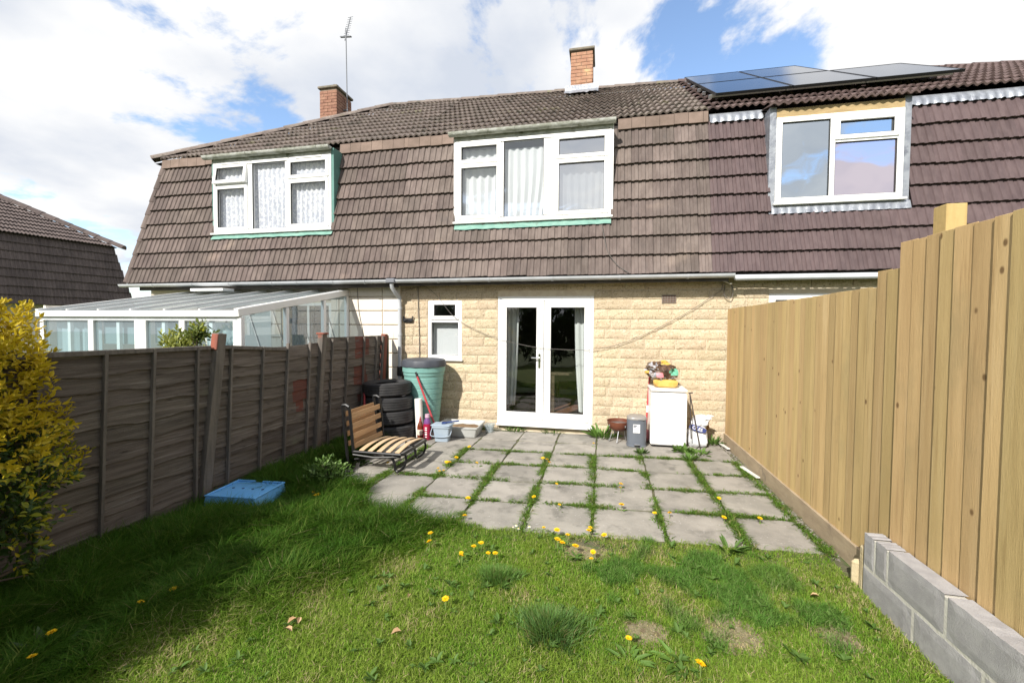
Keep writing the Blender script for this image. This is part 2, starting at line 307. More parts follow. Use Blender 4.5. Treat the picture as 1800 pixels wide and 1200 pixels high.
M['bagdark'] = pm('printed_dark_bag', (.060, .032, .020), (.14, .08, .045), 16, rough=.35, bump=.6, bscale=30, layers=[((.55, .52, .55), 18, .60, .64), ((.03, .02, .018), 24, .55, .62)])
M['baggrey'] = pm('printed_grey_bag', (.30, .30, .33), (.55, .55, .58), 26, rough=.35, bump=.5, layers=[((.06, .05, .06), 22, .54, .6)])
M['bagpink'] = pm('printed_pink_patch', (.62, .21, .24), rough=.45)
M['baggreen'] = pm('printed_green_patch', (.16, .47, .33), rough=.45)
M['wbag'] = pm('white_polythene', (.76, .77, .80), (.68, .70, .74), 8, rough=.4, bump=.8, bscale=22)
M['bluelogo'] = pm('blue_logo_print', (.055, .075, .24), rough=.5)
M['cardbrown'] = pm('brown_card', (.26, .15, .07), rough=.85)
M['iron'] = pm('dark_iron_rod', (.045, .04, .038), (.08, .06, .05), 9, rough=.7)
M['whitestrip'] = pm('white_trim_strip', (.72, .70, .66), (.62, .60, .55), 6, rough=.7)
M['vent'] = pm('brown_air_brick', (.12, .075, .055), (.17, .12, .09), 12, rough=.9)
M['bracket'] = pm('black_wrought_iron', (.02, .02, .022), rough=.5)
M['leaf_y'] = pm('golden_leaf', (.58, .43, .02), (.50, .40, .025), 9, rough=.5, trans=.35, spec=.4)
M['leaf_g'] = pm('lime_leaf', (.20, .23, .015), (.28, .28, .02), 9, rough=.5, trans=.3)
M['leaf_d'] = pm('dark_leaf', (.032, .066, .012), (.05, .095, .018), 9, rough=.5, trans=.25)
M['twig'] = pm('twig_bark', (.10, .07, .045), (.06, .045, .03), 20, rough=.9)
M['dryleaf'] = pm('dry_leaf', (.50, .34, .19), (.36, .22, .11), 20, rough=.8)

# ------------------------------------------------------------------ mesh and object helpers
ORG = {}
class MB:
    def __init__(s): s.v = []; s.f = []; s.mi = []; s.T = None
    def add(s, vs, fs, mi=0):
        b = len(s.v)
        if s.T is not None: vs = [tuple(s.T @ Vector(p)) for p in vs]
        s.v += [tuple(p) for p in vs]; s.f += [tuple(i+b for i in f) for f in fs]; s.mi += [mi]*len(fs)
        return s
    def box(s, x0, x1, y0, y1, z0, z1, mi=0):
        return s.add([(x0,y0,z0),(x1,y0,z0),(x1,y1,z0),(x0,y1,z0),(x0,y0,z1),(x1,y0,z1),(x1,y1,z1),(x0,y1,z1)],
                     [(3,2,1,0),(4,5,6,7),(0,1,5,4),(1,2,6,5),(2,3,7,6),(3,0,4,7)], mi)
    def bar(s, a, b, w, h, up=(0, 0, 1), mi=0):
        a, b = Vector(a), Vector(b); d = (b-a).normalized(); up = Vector(up)
        if abs(d.dot(up)) > .99: up = Vector((0, 1, 0))
        r = d.cross(up).normalized()*(w/2); u = r.cross(d).normalized()*(h/2)
        vs = [a-r-u, a+r-u, a+r+u, a-r+u, b-r-u, b+r-u, b+r+u, b-r+u]
        return s.add(vs, [(3,2,1,0),(4,5,6,7),(0,1,5,4),(1,2,6,5),(2,3,7,6),(3,0,4,7)], mi)
    def tube(s, pts, r, n=8, mi=0, close=True):
        pts = [Vector(p) for p in pts]; rs = r if isinstance(r, (list, tuple)) else [r]*len(pts)
        rings = []; ref = Vector((.31, .17, .93))
        for i, p in enumerate(pts):
            d = (pts[min(i+1, len(pts)-1)]-pts[max(i-1, 0)]).normalized()
            if abs(d.dot(ref)) > .97: ref = Vector((.9, .3, .1))
            a = d.cross(ref).normalized(); b = d.cross(a)
            rings.append([p+a*math.cos(2*math.pi*k/n)*rs[i]+b*math.sin(2*math.pi*k/n)*rs[i] for k in range(n)])
        vs = [q for rg in rings for q in rg]; fs = []
        for i in range(len(pts)-1):
            for k in range(n): fs.append((i*n+k, i*n+(k+1) % n, (i+1)*n+(k+1) % n, (i+1)*n+k))
        if close: fs += [tuple(range(n-1, -1, -1)), tuple((len(pts)-1)*n+k for k in range(n))]
        return s.add(vs, fs, mi)
    def lathe(s, prof, c=(0, 0, 0), n=32, mi=0, rad=None):
        vs = []; fs = []; m = len(prof)
        for k in range(n):
            a = 2*math.pi*k/n; q = rad(a) if rad else 1
            for (r, z) in prof: vs.append((c[0]+r*q*math.cos(a), c[1]+r*q*math.sin(a), c[2]+z))
        for k in range(n):
            k2 = (k+1) % n
            for j in range(m-1):
                fs.append((k*m+j, k2*m+j, k2*m+j+1, k*m+j+1))
        return s.add(vs, fs, mi)
    def mesh(s, name, mats, org=(0, 0, 0), smooth=False, bev=0, seg=1, angle=None):
        me = bpy.data.meshes.new(name)
        o = Vector(org)
        me.from_pydata([(x-o[0], y-o[1], z-o[2]) for x, y, z in s.v], [], s.f)
        for m in (mats if isinstance(mats, (list, tuple)) else [mats]): me.materials.append(m)
        if len(me.materials) > 1: me.polygons.foreach_set('material_index', s.mi)
        if bev:
            bm = bmesh.new(); bm.from_mesh(me)
            bmesh.ops.bevel(bm, geom=[e for e in bm.edges if len(e.link_faces) == 2 and e.calc_face_angle(0) > .5], offset=bev, segments=seg, affect='EDGES', clamp_overlap=True)
            bm.to_mesh(me); bm.free()
        if smooth:
            me.polygons.foreach_set('use_smooth', [True]*len(me.polygons))
            if angle: me.set_sharp_from_angle(angle=angle)
        me.update(); return me
    def build(s, name, mats, parent=None, smooth=False, bev=0, seg=1, org=None, angle=.7):
        og = Vector(org) if org is not None else (ORG[parent.name] if parent else Vector((0, 0, 0)))
        me = s.mesh(name, mats, og, smooth, bev, seg, angle)
        o = bpy.data.objects.new(name, me); COL.objects.link(o)
        if parent: o.parent = parent; o.location = og-ORG[parent.name]
        else: o.location = og
        ORG[o.name] = og
        return o
def tag(o, label=None, cat=None, group=None, kind=None):
    if label: o['label'] = label
    if cat: o['category'] = cat
    if group: o['group'] = group
    if kind: o['kind'] = kind
    return o
def thing(name, loc, label, cat, group=None):
    o = bpy.data.objects.new(name, None); COL.objects.link(o); o.location = loc; o.empty_display_size = .1
    ORG[o.name] = Vector(loc); return tag(o, label, cat, group)
def inst(name, me, parent, mat4):
    """one object sharing a mesh, placed by a world matrix"""
    o = bpy.data.objects.new(name, me); COL.objects.link(o)
    if parent: o.parent = parent; mat4 = Matrix.Translation(-ORG[parent.name]) @ mat4
    o.matrix_basis = mat4; return o
def frame4(o, x, y, z, sx=1, sy=1, sz=1):
    x, y, z = Vector(x)*sx, Vector(y)*sy, Vector(z)*sz
    m = Matrix(((x[0], y[0], z[0], o[0]), (x[1], y[1], z[1], o[1]), (x[2], y[2], z[2], o[2]), (0, 0, 0, 1))); return m

# ------------------------------------------------------------------ tiles
def tile_mesh(name, mat, w, Lg, wave):
    return [tile_one(name, mat, w, Lg, wave, k) for k in (1, 2, 3)]
def tile_one(name, mat, w, Lg, wave, nr):
    pts = []
    if wave:
        for i in range(6*nr+1): pts.append((w*i/18, .016*math.sin(i/18*3*2*math.pi-1.2)+.016))
    else:
        p = w/3
        for i in range(nr): pts += [(i*p, 0), (i*p+.36*p, 0), (i*p+.46*p, .013), (i*p+.90*p, .015)]
        pts.append((nr*w/3, 0))
    hb, ht, th = .058, .010, .028
    mb = MB(); n = len(pts); vs = []
    for x, h in pts: vs += [(x, 0, hb+h), (x, Lg, ht+h), (x, 0, hb+h-th), (x, .05, hb+h-th)]
    fs = []
    for i in range(n-1):
        a, b = 4*i, 4*(i+1)
        fs += [(a, b, b+1, a+1), (a+2, b+2, b, a), (a+3, b+3, b+2, a+2)]
    fs += [(0, 1, 3, 2), (4*(n-1), 4*(n-1)+2, 4*(n-1)+3, 4*(n-1)+1)]
    mb.add(vs, fs)
    return mb.mesh(name, mat)
def tile_field(name, me, parent, O, U, V, w, gauge, rows, spans, rg, jit=.007, gx=0.0):
    """individual tiles on the plane O + u*U + v*V; spans(row) gives the free u intervals"""
    O, U, V = Vector(O), Vector(U).normalized(), Vector(V).normalized(); Nn = U.cross(V)
    for r in range(rows):
        for (a, b) in spans(r):
            k = math.floor((a-gx)/w+1e-6)
            while True:
                u0 = max(a, gx+k*w); u1 = min(b, gx+(k+1)*w); k += 1
                if u0 >= b-1e-6: break
                if u1-u0 < .03: continue
                s = (u1-u0)/w
                v = r*gauge + rg.uniform(-jit, jit)
                rot = Matrix.Rotation(rg.gauss(0, .007), 3, Nn)
                p = O + U*u0 + V*v + Nn*rg.uniform(0, .004)
                k3 = max(1, min(3, round(s*3))); inst(name, me[k3-1], parent, frame4(p, rot @ U, rot @ V, Nn, s*3/k3))
TW = .315
T_MID = tile_mesh('wall_tile', M['tile_mid'], TW, .34, False)
T_LEFT = tile_mesh('wall_tile', M['tile_left'], TW, .34, False)
T_RIGHT = tile_mesh('wall_tile', M['tile_right'], TW, .34, False)
T_FAR = tile_mesh('wall_tile', M['tile_shaded'], TW, .34, False)
RT_MID = tile_mesh('roof_tile', M['rtile_mid'], TW, .37, True)
RT_LEFT = tile_mesh('roof_tile', M['rtile_mid'], TW, .37, True)
RT_RIGHT = tile_mesh('roof_tile', M['rtile_right'], TW, .37, True)
RT_FAR = tile_mesh('roof_tile', M['tile_shaded'], TW, .37, True)

# ------------------------------------------------------------------ setting: ground, lawn, patio
def sheet(name, x0, x1, y0, y1, z, mat, n=1):
    mb = MB()
    for i in range(n):
        for j in range(n):
            xa, xb = x0+(x1-x0)*i/n, x0+(x1-x0)*(i+1)/n; ya, yb = y0+(y1-y0)*j/n, y0+(y1-y0)*(j+1)/n
            mb.add([(xa, ya, z), (xb, ya, z), (xb, yb, z), (xa, yb, z)], [(0, 1, 2, 3)])
    return tag(mb.build(name, mat), kind='structure')
sheet('ground', -150, 150, -60, 240, -.07, M['turf'])
sheet('lawn', -3.56, 1.72, -6, 3.72, -.022, M['lawn'])
patio = sheet('patio', -3.56, 1.84, 3.3, 6.84, -.016, M['jointsoil'])

# slabs: six columns of 0.6 m flags, rows a little out of square with the house
XJ = [-3.52, -2.95, -2.36, -1.78, -1.205, -.635, -.055, .54, 1.145, 1.70]
YJ = [3.47, 4.05, 4.60, 5.16, 5.72, 6.28, 6.84]
SK = .066
def slab_mesh(w, d, seed, sk=SK):
    rg = random.Random(seed); mb = MB(); n = 5; vs = []; fs = []
    for i in range(n+1):
        for j in range(n+1):
            x = -w/2+w*i/n; y = -d/2+d*j/n
            e = i in (0, n) or j in (0, n)
            if e: x += rg.uniform(-.006, .006); y += rg.uniform(-.006, .006)
            if i in (0, n) and j in (0, n): q = rg.choice((.994, .985, .96)); x *= q; y *= q
            z = rg.uniform(-.0015, .0015) - (.004 if e else 0)
            vs.append((x, y+sk*x, z))
    for i in range(n):
        for j in range(n): a = i*(n+1)+j; fs.append((a, a+n+1, a+n+2, a+1))
    ring = [i*(n+1) for i in range(n+1)] + [n*(n+1)+j for j in range(1, n+1)] + [i*(n+1)+n for i in range(n-1, -1, -1)] + [j for j in range(n-1, 0, -1)]
    b = len(vs)
    for q in ring: vs.append((vs[q][0]*1.004, vs[q][1]*1.004, -.05))
    for q in range(len(ring)):
        q2 = (q+1) % len(ring); fs.append((ring[q2], ring[q], b+q, b+q2))
    mb.add(vs, fs); return mb
for ci in range(len(XJ)-1):
    for ri in range(len(YJ)-1):
        x0, x1 = XJ[ci]+.012, XJ[ci+1]-.012; y0, y1 = YJ[ri]+.012, YJ[ri+1]-.012
        if ri >= 4 and ci % 2 == 0 and ri == 5: pass
        if ci == 0 and ri < 2: continue
        if ci <= 2 and ri == 0 : 
            if ci < 2: continue
        xm, ym = (x0+x1)/2, (y0+y1)/2
        sk = SK*(xm+.1)
        if ri == 5: y1 += .02; ym = (y0+y1)/2
        me = slab_mesh(x1-x0, y1-y0, ci*17+ri).mesh('slab', M['slab'])
        mt = Matrix.Translation((xm, ym+sk, rng.uniform(-.006, .004))) @ Matrix.Rotation(rng.uniform(-.012, .012), 4, 'Z') @ Matrix.Rotation(rng.uniform(-.013, .013), 4, 'X') @ Matrix.Rotation(rng.uniform(-.011, .011), 4, 'Y')
        inst('slab', me, patio, mt)

# ------------------------------------------------------------------ windows
def ring(mb, x0, x1, z0, z1, y0, y1, w, mi=0):
    mb.box(x0, x0+w, y0, y1, z0, z1, mi); mb.box(x1-w, x1, y0, y1, z0, z1, mi)
    mb.box(x0+w, x1-w, y0, y1, z0, z0+w, mi); mb.box(x0+w, x1-w, y0, y1, z1-w, z1, mi)
def window(parent, x0, x1, z0, z1, y, cells, bars, gl, sill=True, fw=.055, name='window', gl_by=None):
    """outer frame with mullions; each opening light is a sash with its own pane"""
    mb = MB(); ring(mb, x0, x1, z0, z1, y, y+.07, fw)
    W, H = x1-x0, z1-z0
    for (a, b, c, d) in bars: mb.box(x0+a*W, x0+b*W, y+.002, y+.068, z0+c*H, z0+d*H)
    win = mb.build(name, M['upvc'], parent, bev=.004)
    for k, (a, b, c, d, sash, tilt) in enumerate(cells):
        xa, xb, za, zb = x0+a*W, x0+b*W, z0+c*H, z0+d*H
        xa = max(xa, x0+fw); xb = min(xb, x1-fw); za = max(za, z0+fw); zb = min(zb, z1-fw)
        g = (gl_by or {}).get(k, gl)
        if sash:
            mb = MB(); sw = .05
            if tilt:
                mb.T = Matrix.Translation((0, y-.01, zb)) @ Matrix.Rotation(-tilt, 4, 'X') @ Matrix.Translation((0, -(y-.01), -zb))
            ring(mb, xa-.012, xb+.012, za-.012, zb+.012, y-.017, y+.045, sw+.012)
            s = mb.build('sash', M['upvc'], win, bev=.006, seg=2)
            pb = MB(); pb.T = mb.T
            pb.add([(xa+sw, y+.02, za+sw), (xb-sw, y+.02, za+sw), (xb-sw, y+.02, zb-sw), (xa+sw, y+.02, zb-sw)], [(0, 1, 2, 3)])
            gb = MB(); gb.T = mb.T; ring(gb, xa+sw-.002, xb-sw+.002, za+sw-.002, zb-sw+.002, y-.008, y+.02, .008)
            gb.build('gasket', M['cable'], win)
        else:
            pb = MB(); pb.add([(xa, y+.03, za), (xb, y+.03, za), (xb, y+.03, zb), (xa, y+.03, zb)], [(0, 1, 2, 3)])
            gb = MB(); ring(gb, xa-.001, xb+.001, za-.001, zb+.001, y+.012, y+.03, .007); gb.build('gasket', M['cable'], win)
        pb.build('pane', g, win)
    if sill:
        mb = MB(); mb.box(x0-.03, x1+.03, y-.055, y+.03, z0-.035, z0-.001); mb.build('sill', M['upvc'], win, bev=.006)
    return win
def room(parent, x0, x1, y0, y1, z0, z1, wall, floor=None):
    """inside faces of the room behind an opening"""
    mb = MB()
    mb.add([(x0,y0,z0),(x1,y0,z0),(x1,y1,z0),(x0,y1,z0),(x0,y0,z1),(x1,y0,z1),(x1,y1,z1),(x0,y1,z1)],
           [(4,5,6,7),(1,2,6,5),(2,3,7,6),(3,0,4,7)], 0)
    mb.add([(x0,y0,z0),(x1,y0,z0),(x1,y1,z0),(x0,y1,z0)], [(0,1,2,3)], 1)
    return mb.build('room', [wall, floor or wall], parent)
def curtain(name, x0, x1, z0, z1, y, mat, label, folds=9, amp=.03, taper=0.0, side=1, cat='curtain'):
    mb = MB(); n = folds*6; m = 6; vs = []; fs = []
    for j in range(m+1):
        t = j/m; z = z1+(z0-z1)*t
        for i in range(n+1):
            s = i/n; xx = x0+(x1-x0)*s
            if taper: xx += side*taper*t*t*(1-s if side > 0 else s)
            a = amp*(.4+.6*t)
            vs.append((xx+rng.uniform(-.002, .002), y+a*math.sin(s*folds*2*math.pi+.6*math.sin(3*t+s*5)), z+(.006*math.sin(i*1.7) if j == m else 0)))
    for j in range(m):
        for i in range(n): a = j*(n+1)+i; fs.append((a, a+n+1, a+n+2, a+1))
    mb.add(vs, fs)
    return tag(mb.build(name, mat, smooth=True, org=((x0+x1)/2, y, z0)), label, cat)

# ------------------------------------------------------------------ houses
MB0, MSL = 6.64, .20                                   # mansard: y at z=2.48 and lean per metre
def my(z): return MB0 + MSL*(z-2.48)
MV = Vector((0, MSL, 1)).normalized(); MG = .29*math.sqrt(1+MSL*MSL)
EY, EZ, RY = 7.08, 4.965, 10.0                          # upper eaves and ridge line
def rz(x): return float(np.interp(x, [-5.2, -2.8, 2.0, 4.6, 6.6, 9], [7.13, 7.06, 6.95, 6.84, 6.68, 6.6]))
rt = random.Random(21)

def wall_cells(mb, x0, x1, z0, z1, y0, y1, holes):
    xs = sorted({x0, x1, *[h[0] for h in holes], *[h[1] for h in holes]}); zs = sorted({z0, z1, *[h[2] for h in holes], *[h[3] for h in holes]})
    xs = [x for x in xs if x0 <= x <= x1]; zs = [z for z in zs if z0 <= z <= z1]
    for i in range(len(xs)-1):
        for j in range(len(zs)-1):
            cx, cz = (xs[i]+xs[i+1])/2, (zs[j]+zs[j+1])/2
            if any(h[0] < cx < h[1] and h[2] < cz < h[3] for h in holes): continue
            mb.box(xs[i], xs[i+1], y0, y1, zs[j], zs[j+1])
def rough_block(seed):
    rg = random.Random(seed); mb = MB(); nx, nz = 7, 4; vs = []; fs = []
    for j in range(nz+1):
        for i in range(nx+1):
            e = i in (0, nx) or j in (0, nz)
            y = .003 if e else -rg.uniform(.002, .0075)
            vs.append(((i+(0 if e else rg.uniform(-.3, .3)))/nx-.5, y, (j+(0 if e else rg.uniform(-.25, .25)))/nz-.5))
    for j in range(nz):
        for i in range(nx): a = j*(nx+1)+i; fs.append((a, a+1, a+nx+2, a+nx+1))
    rim = list(range(nx+1)) + [nx+(nx+1)*j for j in range(1, nz+1)] + [nz*(nx+1)+i for i in range(nx-1, -1, -1)] + [(nx+1)*j for j in range(nz-1, 0, -1)]
    b = len(vs)
    for q in rim: vs.append((vs[q][0], .05, vs[q][2]))
    for q in range(len(rim)): fs.append((rim[(q+1) % len(rim)], rim[q], b+q, b+(q+1) % len(rim)))
    mb.add(vs, fs); return mb.mesh('block', M['block'])
BLOCKS = [rough_block(i) for i in range(8)]
def block_wall(parent, x0, x1, z0, z1, holes, rg, ch=.152, skip_below=-1):
    n = round((z1-z0)/ch); ch = (z1-z0)/n
    for r in range(n):
        za, zb = z0+r*ch, z0+(r+1)*ch
        if zb < skip_below: continue
        zm = (za+zb)/2
        cuts = [(h[0], h[1]) for h in holes if h[2]-.02 < zm < h[3]+.02]
        segs = []; cur = x0
        for (a, b) in sorted(cuts): segs.append((cur, a)); cur = b
        segs.append((cur, x1))
        for (a, b) in segs:
            x = a; first = True
            while x < b-.02:
                wd = rg.choice((.30, .38, .44, .44, .52, .60))
                if first: wd *= rg.uniform(.4, 1); first = False
                if b-(x+wd) < .14: wd = b-x
                m4 = frame4(((x+x+wd)/2, YW, zm), (1, 0, 0), (0, 1, 0), (0, 0, 1), wd-.011, rg.uniform(.7, 1.15), ch-.011)
                inst('block', rg.choice(BLOCKS), parent, m4); x += wd
def gutter(parent, x0, x1, y, z, r, mat, name='gutter', clips=(), ends=True, drop=0.0):
    mb = MB(); n = 10; vs = []; fs = []
    for k, x in enumerate((x0, x1)):
        for i in range(n+1):
            a = math.pi+math.pi*i/n; vs.append((x, y+r*math.cos(a), z+r*math.sin(a)+drop*k))
        for i in range(n+1):
            a = math.pi+math.pi*(n-i)/n; vs.append((x, y+(r-.006)*math.cos(a), z+(r-.006)*math.sin(a)+drop*k))
    m = 2*(n+1)
    for i in range(m): fs.append((i, (i+1) % m, m+(i+1) % m, m+i))
    fs += [tuple(range(m-1, -1, -1)), tuple(range(m, 2*m))]
    if ends:
        fs += [tuple(range(0, n+1)), tuple(range(m+n, m-1, -1))]
    mb.add(vs, fs); g = mb.build(name, mat, parent, smooth=True)
    for x in clips:
        cb = MB(); vs = []; fs = []
        dz = drop*(x-x0)/(x1-x0)
        for k, xx in enumerate((x-.015, x+.015)):
            for i in range(n+1):
                a = math.pi+math.pi*i/n; vs.append((xx, y+(r+.007)*math.cos(a), z+(r+.007)*math.sin(a)+dz))
        for i in range(n): fs.append((i, i+1, n+2+i, n+1+i))
        cb.add(vs, fs); cb.build('gutter_clip', mat if mat != M['gutter'] else M['gutter'], g)
    return g
def chimney(parent, x0, x1, y0, y1, z0, z1, mat, pot_z, over=.04, pots=1):
    core = MB(); core.box(x0+.012, x1-.012, y0+.012, y1-.012, z0, z1); ch = core.build('chimney', M['bmortar'], parent)
    bb = MB(); h = .075; n = int((z1-z0)/h); rg = random.Random(3)
    for r in range(n):
        za, zb = z0+r*h+.004, z0+(r+1)*h-.006
        for (L0, L1, ax) in ((x0, x1, 0), (y0, y1, 1)):
            u = L0-(.11 if r % 2 else 0)
            while u < L1-.01:
                a, b = max(u, L0)+.005, min(u+.225, L1)-.005; u += .225
                if b-a < .02: continue
                e = rg.uniform(-.004, .003)
                if ax == 0: bb.box(a, b, y0-e, y0+.03, za, zb); bb.box(a, b, y1-.03, y1+e, za, zb)
                else: bb.box(x1-.03, x1+e+.001, a, b, za, zb); bb.box(x0-e-.001, x0+.03, a, b, za, zb)
    tag(bb.build('brickwork', mat, ch), kind='stuff')
    cp = MB(); cp.box(x0-over, x1+over, y0-over, y1+over, z1, z1+.06); cp.build('chimney_cap', M['cap'], ch, bev=.012)
    for k in range(pots):
        pt = MB(); pt.lathe([(.02, pot_z), (.075, pot_z), (.085, pot_z-.03), (.075, pot_z-.06), (.085, z1+.05), (.11, z1+.05)], ((x0+x1)/2, (y0+y1)/2, 0), 16)
        pt.build('chimney_pot', M['pot'], ch, smooth=True)
    return ch

def roof_shell(parent, x0, x1, xr0=None):
    """boarding under the tiles: front and back slopes, mansard backing"""
    mb = MB(); a = xr0 if xr0 is not None else x0
    mb.add([(x0, EY+.03, EZ-.03), (x1, EY+.03, EZ-.03), (x1, RY, rz(x1)-.045), (a, RY, rz(a)-.045)], [(0, 1, 2, 3)])
    mb.add([(x0, 2*RY-EY, EZ-.03), (x1, 2*RY-EY, EZ-.03), (x1, RY, rz(x1)-.045), (a, RY, rz(a)-.045)], [(3, 2, 1, 0)])
    if xr0 is not None: mb.add([(x0, EY, EZ-.03), (x0, 2*RY-EY, EZ-.03), (a, RY, rz(a)-.045)], [(2, 1, 0)])
    return mb.build('roof', M['felt'], parent)
def mansard_backing(parent, x0, x1, holes, xl=None):
    mb = MB(); z0, z1 = 2.44, 4.96
    xs = sorted({x0, x1, *[h[0] for h in holes], *[h[1] for h in holes]}); zs = sorted({z0, z1, *[h[2] for h in holes], *[h[3] for h in holes]})
    for i in range(len(xs)-1):
        for j in range(len(zs)-1):
            cx, cz = (xs[i]+xs[i+1])/2, (zs[j]+zs[j+1])/2
            if any(h[0] < cx < h[1] and h[2] < cz < h[3] for h in holes): continue
            a, b, za, zb = xs[i], xs[i+1], zs[j], zs[j+1]
            def ex(x, z): return x+(xl*(z-2.48) if (xl and abs(x-x0) < 1e-6) else 0)
            mb.add([(ex(a, za), my(za)+.012, za), (b, my(za)+.012, za), (b, my(zb)+.012, zb), (ex(a, zb), my(zb)+.012, zb)], [(0, 1, 2, 3)])
    return mb.build('mansard_board', M['felt'], parent)
def ridge_tiles(name, parent, p0, p1, mat, n, r=.10):
    p0, p1 = Vector(p0), Vector(p1); d = (p1-p0).normalized(); s = d.cross(Vector((0, 0, 1))).normalized(); u = s.cross(d)
    Ls = (p1-p0).length/n
    mb = MB(); m = 8; vs = []; fs = []
    for k, t in enumerate((0, Ls+.03)):
        for i in range(m+1):
            a = math.pi*i/m; vs.append((t, (r-.008*k)*1.15*math.cos(a), (r-.012*k)*math.sin(a)-.03))
    for i in range(m): fs.append((i, i+1, m+2+i, m+1+i))
    fs.append(tuple(range(m+1)))
    mb.add(vs, fs); me = mb.mesh(name, mat, smooth=True, angle=.6)
    for i in range(n): inst(name, me, parent, frame4(p0+d*(Ls*i)+u*rt.uniform(0, .012), d, s, u))
def slips(parent, x0, x1, mat, holes=()):
    me = MB().box(0, .205, -.012, .012, 0, .17).mesh('slip_tile', mat)
    x = x0
    while x < x1-.05:
        if not any(a < x+.1 < b for a, b in holes):
            w = min(.21, x1-x); z = 4.815+rt.uniform(-.006, .006)
            inst('slip_tile', me, parent, frame4((x, my(z)-.055, z), (1, 0, 0), (0, 1, 0), MV, w/.21))
        x += .21

RG = .345                                   # roof gauge along the slope
def roof_tiles(parent, me, x0, x1, hip=None, skip=None):
    xm = (x0+x1)/2; V = Vector((0, RY-EY, rz(xm)-EZ)); Ls = V.length; rows = int(Ls/RG)+1
    slope = (rz(x1)-rz(x0))/(x1-x0)
    U = Vector((1, 0, 0))
    for r in range(rows):
        t = r*RG/Ls
        if t > .97: continue
        a = x0 if hip is None else x0+(hip-x0)*min(1, t+.05)
        zo = EZ+(rz(xm)-EZ)*t
        def sp(_r, a=a): 
            return [(a, x1)]
        # follow the slight fall of the ridge
        Ur = Vector((1, 0, slope*t))
        tile_field('roof_tile', me, parent, (0, EY+(RY-EY)*t, zo-slope*t*xm), Ur, V, TW, RG, 1, sp, rt, .006, XL)

# ---- middle house
XL, XM, XR = -3.36, 1.54, 8.2               # party lines and right end
CW = (-2.403, .112, 3.412, 4.733); LW = (-7.203, -4.71, 3.412, 4.718); RW = (2.397, 3.958, 3.474, 4.68); WY = 6.80
def spans_for(x0, x1, win, lead=0.0, left=None):
    def f(r):
        z0 = 2.48+.29*r; a = x0 if left is None else x0+left*(z0+.15-2.48)
        if z0+.20 > win[2]-.06: return [(a, win[0]-lead), (win[1]+lead, x1)]
        return [(a, x1)]
    return f
hm = thing('terraced_house', ((XL+XM)/2, YW, 0), 'middle terraced house of buff block with French doors and grey-brown tile hung upper storey', 'house', 'houses of the tile-hung terrace')
DOOR = (-1.675, -.125, .0, 2.184); SW = (-2.905, -2.305, 1.145, 2.165)
mb = MB(); wall_cells(mb, -3.40, 1.86, 0, 2.46, YW+.012, YW+.22, [DOOR, SW]); mb.box(-3.40, 1.86, YW+.013, YW+.2, -.3, -.001)
wall_m = mb.build('wall', M['mortar'], hm)
block_wall(wall_m, -3.40, 1.855, .0, 2.43, [DOOR, SW], random.Random(5))
mb = MB(); mb.box(DOOR[0], DOOR[1], YW+.02, YW+.2, 0, .075); mb.build('door_plinth', M['plinth'], wall_m)
mansard_backing(hm, XL, XM, [CW])
tile_field('wall_tile', T_MID, hm, (0, my(2.48), 2.48), (1, 0, 0), MV, TW, MG, 8, spans_for(XL, XM, CW), rt, gx=XL)
slips(hm, XL, XM, M['slip'], [(CW[0]-.08, CW[1]+.02)])
roof_shell(hm, XL, XM); roof_tiles(hm, RT_MID, XL, XM)
ridge_tiles('ridge_tile', hm, (XL, RY, rz(XL)+.05), (XM, RY, rz(XM)+.05), M['rtile_mid'], 11)
g = gutter(hm, XL+.03, 1.815, 6.545, 2.455, .056, M['gutter'], clips=[-2.6, -1.75, -.75, .25, 1.2], drop=.004)
mb = MB(); mb.box(XL+.03, 1.76, 6.605, 6.64, 2.36, 2.47); mb.build('fascia', M['fascia_dark'], hm)
mb = MB(); mb.box(XL+.0, 1.83, 6.64, YW+.012, 2.432, 2.45); mb.build('soffit', M['fascia_dark'], hm)
mb = MB(); mb.tube([(XL+.02, 6.79, 2.415), (1.5, 6.79, 2.405), (1.69, 6.785, 2.40), (1.845, 6.76, 2.335)], .011, 6); mb.build('white_pipe', M['cablew'], hm)
# dormer window of the middle house
W = CW
room(hm, W[0]+.02, W[1]-.02, WY+.072, 9.2, W[2]+.01, W[3]-.01, M['room'])
window(hm, *W, WY, [(0, .30, .725, 1, 1, 0), (0, .30, 0, .70, 1, 0), (.325, .585, 0, 1, 0, 0), (.66, 1, .70, 1, 1, 0), (.66, 1, 0, .675, 1, 0)],
       [(.30, .325, .05, .95), (.585, .66, .05, .95), (.03, .30, .70, .725), (.66, .97, .675, .70)], M['gl_up'], gl_by={3: M['gl_sky'], 4: M['gl_sky']})
for x, s in ((W[0], -1), (W[1], 1)):
    mb = MB(); xa, xb = (x-.03, x-.001) if s < 0 else (x+.001, x+.03)
    mb.add([(xa, WY+.01, W[2]), (xb, WY+.01, W[2]), (xb, WY+.01, W[3]+.08), (xa, WY+.01, W[3]+.08), (xa, my(W[2])+.1, W[2]), (xb, my(W[2])+.1, W[2]), (xb, 7.3, W[3]+.08), (xa, 7.3, W[3]+.08)],
           [(0,1,2,3),(1,5,6,2),(4,0,3,7),(3,2,6,7)])
    mb.build('dormer_cheek', M['upvc'], hm)
mb = MB(); mb.box(W[0]-.02, W[1]+.02, WY+.005, 7.2, W[3]+.001, W[3]+.10); mb.build('dormer_head', M['gutter_old'], hm)
gutter(hm, W[0]-.09, W[1]+.06, WY-.055, W[3]+.115, .062, M['gutter_old'], name='dormer_gutter', clips=[-2.2, -1.4, -.5])
mb = MB(); n = 26
vs = []; fs = []
